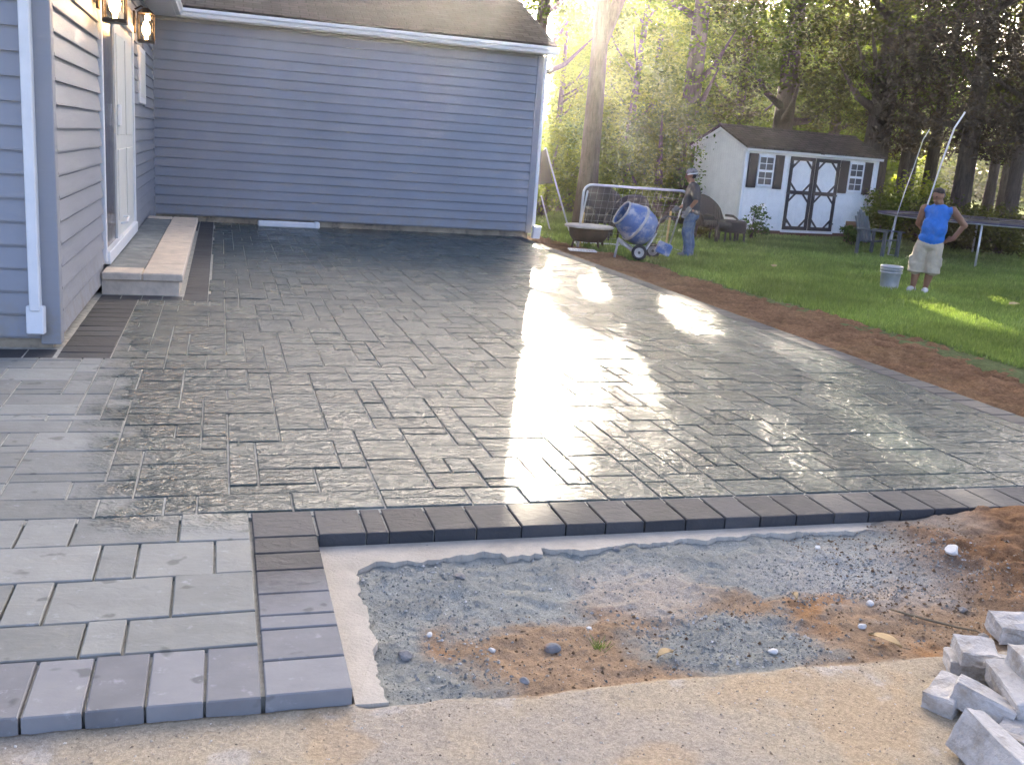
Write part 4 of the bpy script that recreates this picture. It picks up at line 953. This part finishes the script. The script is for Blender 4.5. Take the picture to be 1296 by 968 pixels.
for k in range(4):
    MB().bbox(-.22, .22, -.20, -.175, .03+.13*k, .15+.13*k, .006).build('board', M['terra'], pl); MB().bbox(-.22, .22, .175, .20, .03+.13*k, .15+.13*k, .006).build('board', M['terra'], pl)
    for s in (-1, 1): MB().bbox(s*.21-.0125, s*.21+.0125, -.172, .172, .03+.13*k, .15+.13*k, .006).build('board', M['terra'], pl)
MB().box(-.19, .19, -.17, .17, .3, .47).build('soil_fill', M['rust'], pl)
bk = empty('bucket', (10.05, 12.98, -.03), AZ(10, 13), 'grey plastic bucket standing on the lawn by the man in blue', 'bucket')
MB().lathe([(.13, .0), (.135, .01), (.158, .36), (.170, .36), (.170, .33), (.158, .33), (.16, .365), (.148, .365), (.125, .02), (.01, .02)], 24, None, False).build('pail', M['bucketm'], bk, True)
for zz in (.25, .30): MB().lathe([(.150+zz*.02, zz), (.168, zz+.005), (.168, zz+.018), (.150+zz*.02, zz+.023)], 24, None, False).build('rib', M['bucketm'], bk, True)
MB().tube([(.16*math.cos(R(a)), -.17*math.sin(R(a))*.55, .30-.17*math.sin(R(a))*.8) for a in range(0, 181, 15)], .005, 5).build('bail_handle', M['galv'], bk, True)

# ================================================================== PEOPLE
def hand(mb, w, d, side, palm=.045, curl=.6):
    """palm and five bent fingers rooted at wrist w, pointing along d; side = thumb side"""
    w = Vector(w); d = Vector(d).normalized(); s = Vector(side).normalized(); nrm = d.cross(s).normalized()
    mb.chain([w, w+d*.075], [.026, .036], 8); mb.chain([w+d*.045-s*.02, w+d*.08+s*.025], [.024, .022], 8)
    for k, L in enumerate((.062, .074, .070, .055)):
        b = w + d*.085 + s*(.030-.020*k); m_ = b + d*L*.5 - nrm*L*.15*curl; e = m_ + (d*(1-curl) - nrm*curl).normalized()*L*.55
        mb.chain([b-d*.02, b, m_, e], [.011, .0105, .0095, .008], 6)
    b = w + d*.03 + s*.035; mb.chain([b-s*.01, b+s*.025+d*.02, b+s*.03+d*.05-nrm*.01], [.014, .012, .009], 6)
def face(mb, c, f, r_=1.0):
    """skull, jaw, nose, brow, ears round centre c facing f"""
    c = Vector(c); f = Vector(f).normalized(); up_ = Vector((0, 0, 1)); f0 = f; s = f.cross(up_).normalized(); u_ = s.cross(f)
    B = Matrix((s, f, u_)).transposed().to_4x4()
    mb.ell(c + u_*.02 - f*.008, (.074*r_, .094*r_, .088*r_), B, 16, 12); mb.ell(c - u_*.055 + f*.022, (.056*r_, .066*r_, .062*r_), B, 14, 10)
    mb.ell(c - u_*.098 + f*.062, (.022, .020, .018), B, 10, 8)
    mb.chain([c + f*.092 + u_*.012, c + f*.108 - u_*.022], [.010, .015], 8); mb.ell(c + f*.083 + u_*.030, (.048, .014, .011), B, 10, 6)
    mb.ell(c + f*.084 - u_*.060, (.026, .012, .010), B, 10, 6)
    for k in (-1, 1): mb.ell(c + s*k*.076 - f*.012 + u_*.002, (.011, .022, .034), B, 8, 8)
    return B
def eyes(c, f, parent, u=.014):
    c = Vector(c); f = Vector(f).normalized(); s = f.cross(Vector((0, 0, 1))).normalized(); u_ = s.cross(f)
    for k in (-1, 1): MB().ell(c + s*k*.031 + f*.079 + u_*u, (.012, .012, .008), None, 8, 6).build('eye', M['hair'], parent, True)

def folds(o, strength=.016, size=.09):
    tx = bpy.data.textures.new('folds', 'CLOUDS'); tx.noise_scale = size; tx.noise_depth = 2
    d_ = o.modifiers.new('folds', 'DISPLACE'); d_.texture = tx; d_.strength = strength; d_.mid_level = .5; d_.texture_coords = 'LOCAL'; return o
# man in grey at the mixer: side on, facing left
m1 = empty('person', (8.30, 16.62, -.03), AZ(8.3, 16.62), 'man in grey shirt, jeans and cap standing at the cement mixer', 'person')
b = MB(); hc = (-.055, 0, 1.475); hf = (-.96, -.12, -.22)
face(b, hc, hf); b.chain([(-.01, 0, 1.30), (-.035, 0, 1.40)], [.06, .053])
b.chain([(.03, 0, .80), (.02, 0, 1.0), (.02, 0, 1.22)], [.10, .10, .10], 14)
for s, kx, axk in ((-1, -.03, .03), (1, .03, .08)):
    b.chain([(.03, s*.085, .82), (kx+.005, s*.09, .45), (axk, s*.09, .08)], [.085, .060, .042], 12); b.chain([(axk, s*.09, .05), (axk-.13, s*.095, .03)], [.045, .035])
nearA = [(.035, -.175, 1.27), (.085, -.235, 1.03), (-.045, -.235, .84)]; farA = [(.0, .175, 1.27), (-.02, .235, 1.03), (-.20, .16, .86)]
for A in (nearA, farA): b.chain(A, [.056, .044, .029])
hand(b, nearA[2], (-.45, 0, -.8), (-.75, .1, .4)); hand(b, farA[2], (-.8, -.1, -.35), (-.3, .0, .9))
body = remesh(b.build('body', M['skin'], m1, True), .010, 3)
sh = MB(); sh.chain([(.03, 0, .76), (.01, 0, .98), (.02, 0, 1.16)], [.150, .160, .150], 16); sh.ell((.02, 0, 1.20), (.125, .205, .16), None, 18, 12); sh.ell((-.0, 0, 1.00), (.15, .17, .22), None, 16, 10); sh.ell((.03, 0, .80), (.155, .178, .10), None, 16, 8)
sh.ell((-.0, 0, 1.335), (.075, .085, .035), None, 12, 6)
for A in (nearA, farA): a_, e_ = Vector(A[0]), Vector(A[1]); sh.chain([a_, a_.lerp(e_, .75)], [.078, .068], 12)
folds(remesh(sh.build('shirt', M['shirtg'], m1, True), .011, 4), .024)
jn = MB(); jn.ell((.035, 0, .76), (.145, .168, .12), None, 16, 10)
for s, kx, axk in ((-1, -.03, .03), (1, .03, .08)): jn.chain([(.03, s*.08, .76), (kx, s*.09, .45), (axk, s*.09, .20), (axk-.005, s*.09, .07)], [.108, .086, .074, .070], 14)
folds(remesh(jn.build('jeans', M['jeans'], m1, True), .011, 3), .024)
for s, axk in ((-1, .03), (1, .08)):
    shoe = MB(); shoe.chain([(axk+.03, s*.09, .045), (axk-.08, s*.095, .042), (axk-.15, s*.097, .034)], [.047, .046, .036], 10); remesh(shoe.build('shoe', M['glove'], m1, True), .01, 2)
gl = MB(); hand(gl, nearA[2], (-.45, 0, -.8), (-.75, .1, .4)); gl.chain([Vector(nearA[2])+Vector((.03, 0, .05)), nearA[2]], [.042, .040]); g_ = remesh(gl.build('glove', M['glove'], m1, True), .009, 1); g_.modifiers.new('puff', 'DISPLACE').strength = .009
gl = MB(); hand(gl, farA[2], (-.8, -.1, -.35), (-.3, .0, .9)); g_ = remesh(gl.build('glove', M['glove'], m1, True), .009, 1); g_.modifiers.new('puff', 'DISPLACE').strength = .009
hv = Vector(hc); cp = MB(); cp.ell(hv+Vector((.015, 0, .055)), (.108, .088, .085), Matrix.Rotation(R(-8), 4, 'Y'), 18, 10); cp.chain([hv+Vector((.07, -.05, .03)), hv+Vector((.16, -.02, -.005)), hv+Vector((.16, .02, -.005)), hv+Vector((.07, .05, .03))], [.014]*4, 8)
remesh(cp.build('cap', M['capm'], m1, True), .009, 2)
MB().lathe([(.093, -.008), (.0965, -.008), (.0965, .008), (.093, .008)], 20, Matrix.Translation(hv+Vector((.02, 0, .03))) @ Matrix.Rotation(R(-12), 4, 'Y') @ Matrix.Diagonal((1.12, .93, 1, 1)), False).build('cap_band', M['white'], m1, True)
hr = MB(); hr.ell(hv+Vector((.045, 0, .005)), (.062, .078, .065), None, 14, 10); remesh(hr.build('hair', M['hair'], m1, True), .01, 2)
eyes(hc, hf, m1)

# man in blue: facing the camera, head turned left and down, hand on hip
m2 = empty('person', (10.42, 12.62, -.03), AZ(10.42, 12.62), 'man in blue sleeveless shirt and khaki shorts with a hand on his hip', 'person')
b = MB(); hc = (-.02, -.06, 1.475); hf = (-.55, -.76, -.33)
face(b, hc, hf, 1.04); b.chain([(.02, 0, 1.30), (.0, -.03, 1.40)], [.07, .062])
b.chain([(-.03, 0, .82), (.0, 0, 1.0), (.02, 0, 1.22)], [.10, .10, .095], 14)
for s, kx, fxx in ((-1, -.15, -.17), (1, .055, .01)):
    b.chain([(-.03+s*.09, 0, .82), (kx, -.02, .46), (kx*.5+fxx*.5, .0, .26), (fxx, .01, .09)], [.095, .062, .062, .040], 12); b.chain([(fxx, 0, .05), (fxx-.03+s*.02, -.13, .03)], [.042, .036])
LA = [(.215, .0, 1.275), (.405, .06, 1.07), (.285, .05, .86)]; RA = [(-.185, .02, 1.275), (-.235, .13, 1.05), (-.12, .17, .90)]
for A in (LA, RA): b.chain(A, [.066, .054, .036])
hand(b, LA[2], (-.75, .25, -.35), (-.2, -.5, .8)); hand(b, RA[2], (.9, .1, -.3), (0, .3, .9))
body = remesh(b.build('body', M['skin'], m2, True), .010, 3)
sh = MB(); sh.ell((.015, .01, 1.20), (.185, .125, .17), None, 18, 12); sh.ell((.0, -.03, 1.0), (.190, .155, .22), None, 18, 12); sh.ell((-.02, -.01, .84), (.190, .15, .13), None, 18, 10); sh.chain([(-.02, 0, .80), (.0, -.01, 1.0), (.01, 0, 1.22)], [.155, .17, .145], 16)
for k, A in ((1, LA), (-1, RA)): sh.ell(Vector(A[0])+Vector((-k*.03, 0, -.005)), (.060, .075, .062), None, 12, 8)
sh.ell((.015, -.01, 1.335), (.09, .08, .035), None, 12, 6)
folds(remesh(sh.build('shirt', M['shirtb'], m2, True), .011, 4), .024)
st = MB(); st.ell((-.03, .0, .74), (.180, .148, .12), None, 18, 10)
for s, kx in ((-1, -.16), (1, .055)): st.chain([(-.03+s*.085, 0, .74), (kx*.8+s*.02-.01, -.012, .52), (kx+s*.01, -.02, .37)], [.118, .112, .105], 14); st.tube([(kx+s*.005, -.018, .46), (kx+s*.01, -.02, .315)], [.112, .120], 16)
for s, kx in ((-1, -.16), (1, .055)): st.bbox(kx+s*.10-.03, kx+s*.10+.03, -.09, .06, .42, .56, .012)
folds(remesh(st.build('shorts', M['khaki'], m2, True), .011, 3), .024)
for s, fxx in ((-1, -.17), (1, .01)):
    shoe = MB(); shoe.chain([(fxx+.005, .04, .045), (fxx-.02+s*.015, -.07, .045), (fxx-.03+s*.02, -.14, .034)], [.047, .05, .04], 10); remesh(shoe.build('shoe', M['shoe'], m2, True), .01, 2)
hv = Vector(hc); hd = Vector(hf).normalized(); hr = MB(); hr.ell(hv + hd*.002 + Vector((0, 0, .068)), (.086, .090, .060), None, 16, 10); hr.ell(hv - hd*.05 + Vector((0, 0, .0)), (.072, .072, .07), None, 14, 10)
remesh(hr.build('hair', M['hair'], m2, True), .009, 2); eyes(hc, hf, m2)

# ================================================================== SMALL THINGS IN FRONT
# concrete blocks: a top corner, the three edge directions, (length, width, height)
BL = [((2.181, 2.152, .10), (.02, -.99, -.13), (.25, -.12, .96), (.30, .085, .137), 'large block tilted at the bottom right corner, its broad face forward'),
 ((2.243, 2.40, .0), (.53, -.84, 0), (-.04, -.03, 1), (.105, .19, .06), 'block lying flat at the left end of the pile'),
 ((2.319, 2.34, .065), (.62, -.75, -.23), (.23, -.11, .97), (.19, .095, .08), 'tilted block wedged in the middle of the pile'),
 ((2.491, 2.511, .06), (.92, -.39, 0), (-.05, -.12, .99), (.13, .12, .055), 'small block perched at the back of the pile'),
 ((2.516, 2.437, .078), (-.31, -.94, -.1), (-.2, -.01, .97), (.25, .11, .09), 'long block sloping down across the pile to the right'),
 ((2.56, 2.40, .150), (-.22, -.96, -.05), (-.06, -.02, 1), (.22, .14, .072), 'topmost block at the right edge of the pile'),
 ((2.87, 2.725, .015), (.97, -.24, 0), (-.03, -.15, .98), (.20, .12, .075), 'pale block at the back right of the pile'),
 ((2.50, 2.56, .0), (.9, -.42, 0), (0, 0, 1), (.22, .11, .065), 'bottom block under the small perched one'),
 ((2.32, 2.16, .0), (.55, -.83, 0), (0, 0, 1), (.24, .14, .065), 'bottom block in shade behind the tilted slab'),
 ((2.60, 2.50, .0), (-.25, -.96, 0), (0, 0, 1), (.24, .20, .065), 'bottom block under the right edge of the pile')]
for i, (A, e1, e3, dm, lab) in enumerate(BL):
    e1 = Vector(e1).normalized(); e3 = Vector(e3); e3 = (e3 - e1*e3.dot(e1)).normalized(); e2 = e3.cross(e1)
    bm = bmesh.new(); bmesh.ops.create_cube(bm, size=1); bmesh.ops.scale(bm, vec=dm, verts=bm.verts)
    bmesh.ops.subdivide_edges(bm, edges=bm.edges[:], cuts=3, use_grid_fill=True)
    bmesh.ops.bevel(bm, geom=[e for e in bm.edges if e.calc_face_angle(0) > 1], offset=.003, segments=1, affect='EDGES')
    rb = random.Random(i)
    for v in bm.verts: v.co += Vector((rb.gauss(0, .002), rb.gauss(0, .002), rb.gauss(0, .002)))
    me = bpy.data.meshes.new('concrete_block'); bm.to_mesh(me); bm.free()
    o = tag(link('concrete_block', me, M['block']), lab, 'block', 'concrete blocks heaped at the drive')
    c_ = Vector(A) + e1*dm[0]/2 + e2*dm[1]/2 - e3*dm[2]/2
    o.matrix_basis = Matrix(((e1.x, e2.x, e3.x, c_.x), (e1.y, e2.y, e3.y, c_.y), (e1.z, e2.z, e3.z, c_.z), (0, 0, 0, 1)))

M['wstone'] = mat('white stone', (.66, .65, .62), .8, var=.12, scale=20)
M['gstone'] = mat('grey stone', (.26, .25, .24), .9, var=.3, scale=20)
M['rstone'] = mat('rusty grey stone', (.24, .24, .24), .9, var=.2, scale=20, dirt=(.36, .17, .07))
def rock(x, y, s, m, label, seed, sq=(1, .8, .6)):
    bm = bmesh.new(); bmesh.ops.create_icosphere(bm, subdivisions=2, radius=1); rb = random.Random(seed)
    pl = [(Vector((rb.gauss(0, 1), rb.gauss(0, 1), rb.gauss(0, 1))).normalized(), rb.uniform(.55, .9)) for _ in range(7)]
    for v in bm.verts:
        for n_, k in pl:
            d_ = v.co.dot(n_)
            if d_ > k: v.co -= n_*(d_-k)
        v.co = Vector((v.co.x*sq[0], v.co.y*sq[1], v.co.z*sq[2]))*s
    me = bpy.data.meshes.new('stone'); bm.to_mesh(me); bm.free(); o = tag(link('stone', me, M[m]), label, 'stone', 'loose stones in the trench')
    o.location = (x, y, fore_z(x, y)+s*sq[2]*.35); o.rotation_euler = (0, 0, rb.random()*6)
rock(1.16, 3.03, .034, 'rstone', 'grey stone with an orange side in the middle of the trench', 1)
rock(1.96, 2.85, .024, 'wstone', 'white flat pebble in the trench near the drive edge', 2, (1, .7, .5))
rock(.94, 3.06, .016, 'wstone', 'white pebble left of the orange sided stone', 3)
rock(.74, 3.20, .016, 'wstone', 'white pebble on stone dust near the footing strip', 4)
rock(1.35, 3.16, .014, 'wstone', 'small white pebble above the grass tuft', 5)
rock(2.62, 3.18, .022, 'wstone', 'white stone in the brown soil left of the twig', 6)
rock(2.44, 2.98, .022, 'wstone', 'white stone beside the dry leaf at the right', 7)
rock(2.72, 3.72, .02, 'wstone', 'white stone near the border at the right end', 8)
rock(3.22, 3.42, .05, 'wstone', 'large pale lump at the foot of the soil heap', 9, (1, .7, .45))
rock(2.86, 2.80, .028, 'gstone', 'grey stone at the end of the twig', 10)
rock(2.98, 3.05, .025, 'gstone', 'grey stone below the soil heap', 11)
rock(.98, 2.80, .022, 'gstone', 'dark stone at the front edge of the trench', 12)
rock(1.72, 3.80, .022, 'gstone', 'brown stone sitting on the concrete strip', 13)
rock(.95, 3.62, .026, 'gstone', 'grey lump by the broken edge of the concrete strip', 14)
rock(.62, 3.05, .03, 'gstone', 'grey lump at the foot of the concrete strip', 15)
# grass tuft
tf = []; rb = random.Random(4); zt = fore_z(1.34, 3.02)
for k in range(26):
    a = rb.random()*6.28; L = rb.uniform(.03, .075); lx, ly = math.cos(a)*L*.6, math.sin(a)*L*.6; px_, py_ = 1.34+rb.gauss(0, .012), 3.02+rb.gauss(0, .014); w = .0025
    tf.append([(px_-w, py_, zt-.005), (px_+w, py_, zt-.005), (px_+lx+w*.3, py_+ly, zt+L*.7)])
T_ = empty('grass_tuft', (1.34, 3.02, zt), 0, 'small green grass tuft growing in the trench', 'grass'); np_mesh('blades', np.array(tf), 3, M['grass'], T_, True)
# twig and dry leaves
M['twig'] = mat('dry twig', (.25, .20, .13), .9, var=.2); M['dry'] = mat('dry leaf', (.52, .38, .20), .8, var=.2)
tw = [(2.66, 3.10), (2.72, 3.03), (2.79, 2.97), (2.83, 2.91), (2.86, 2.84), (2.875, 2.79)]
T_ = empty('twig', (2.66, 3.10, fore_z(2.66, 3.1)), 0, 'thin dry twig lying on the soil above the block pile', 'twig')
MB().tube([(x, y, fore_z(x, y)+.012) for x, y in tw], [.004, .006, .006, .005, .004, .002], 6).build('stem', M['twig'], T_, True, True); MB().tube([(2.72, 3.03, fore_z(2.72, 3.03)+.012), (2.70, 2.985, fore_z(2.70, 2.985)+.016)], [.003, .0015], 5).build('side_shoot', M['twig'], T_, True, True)
def dry_leaf(x, y, L, a, lab):
    z = fore_z(x, y)+.012; T_ = empty('dry_leaf', (x, y, z), a, lab, 'leaf', 'dry leaves on the soil'); v = []; f = []
    for i in range(7):
        t = i/6; w = L*.22*math.sin(math.pi*min(1, t*.97+.03))**.8
        for s, zz in ((-1, .012), (0, 0), (1, .010)): v.append((L*(t-.5), s*w, zz*abs(s)+.012*math.sin(3*t)))
    for i in range(6):
        for j in range(2): a_ = i*3+j; f.append((a_, a_+3, a_+4, a_+1))
    o = MB().add(v, f).build('blade', M['dry'], T_, True); o.modifiers.new('solid', 'SOLIDIFY').thickness = .0012
    MB().tube([(L*.45, 0, .004), (L*.75, .004, .01)], .0014, 5).build('stalk', M['twig'], T_)
dry_leaf(2.42, 2.82, .13, R(-62), 'long tan dry leaf on the soil near the drive edge'); dry_leaf(1.53, 2.87, .08, R(20), 'small curled tan leaf right of the grass tuft'); dry_leaf(2.30, 3.25, .05, R(80), 'pale leaf scrap in the middle of the brown soil')
for i, (x, y, lab) in enumerate(((10.9, 11.3, 'fallen yellow leaf on the lawn right of the man in blue'), (9.2, 15.0, 'pale leaf on the lawn right of the mixer'))):
    T_ = empty('fallen_leaf', (x, y, .03), i, lab, 'leaf', 'leaves on the lawn'); MB().add([(-.09,0,0),(-.03,.06,.02),(.06,.05,.015),(.10,0,0),(.05,-.055,.02),(-.04,-.05,.01),(0,0,.035)], [(0,1,6),(1,2,6),(2,3,6),(3,4,6),(4,5,6),(5,0,6)]).build('blade', M['dry'], T_)

# ------------------------------------------------------------------ hazy evening air
t = NT('haze air'); pv = t.n('ShaderNodeVolumePrincipled'); pv.inputs['Density'].default_value = HAZE; pv.inputs['Color'].default_value = (.95, .93, .9, 1); pv.inputs['Anisotropy'].default_value = .86
t.t.nodes.remove(t.b); t.l(pv.outputs[0], t.out.inputs['Volume'])
tag(MB().box(-60, 130, -40, 200, -1.5, 22).build('haze', t.m), 'thin hazy evening air over the yard', 'haze', kind='stuff')
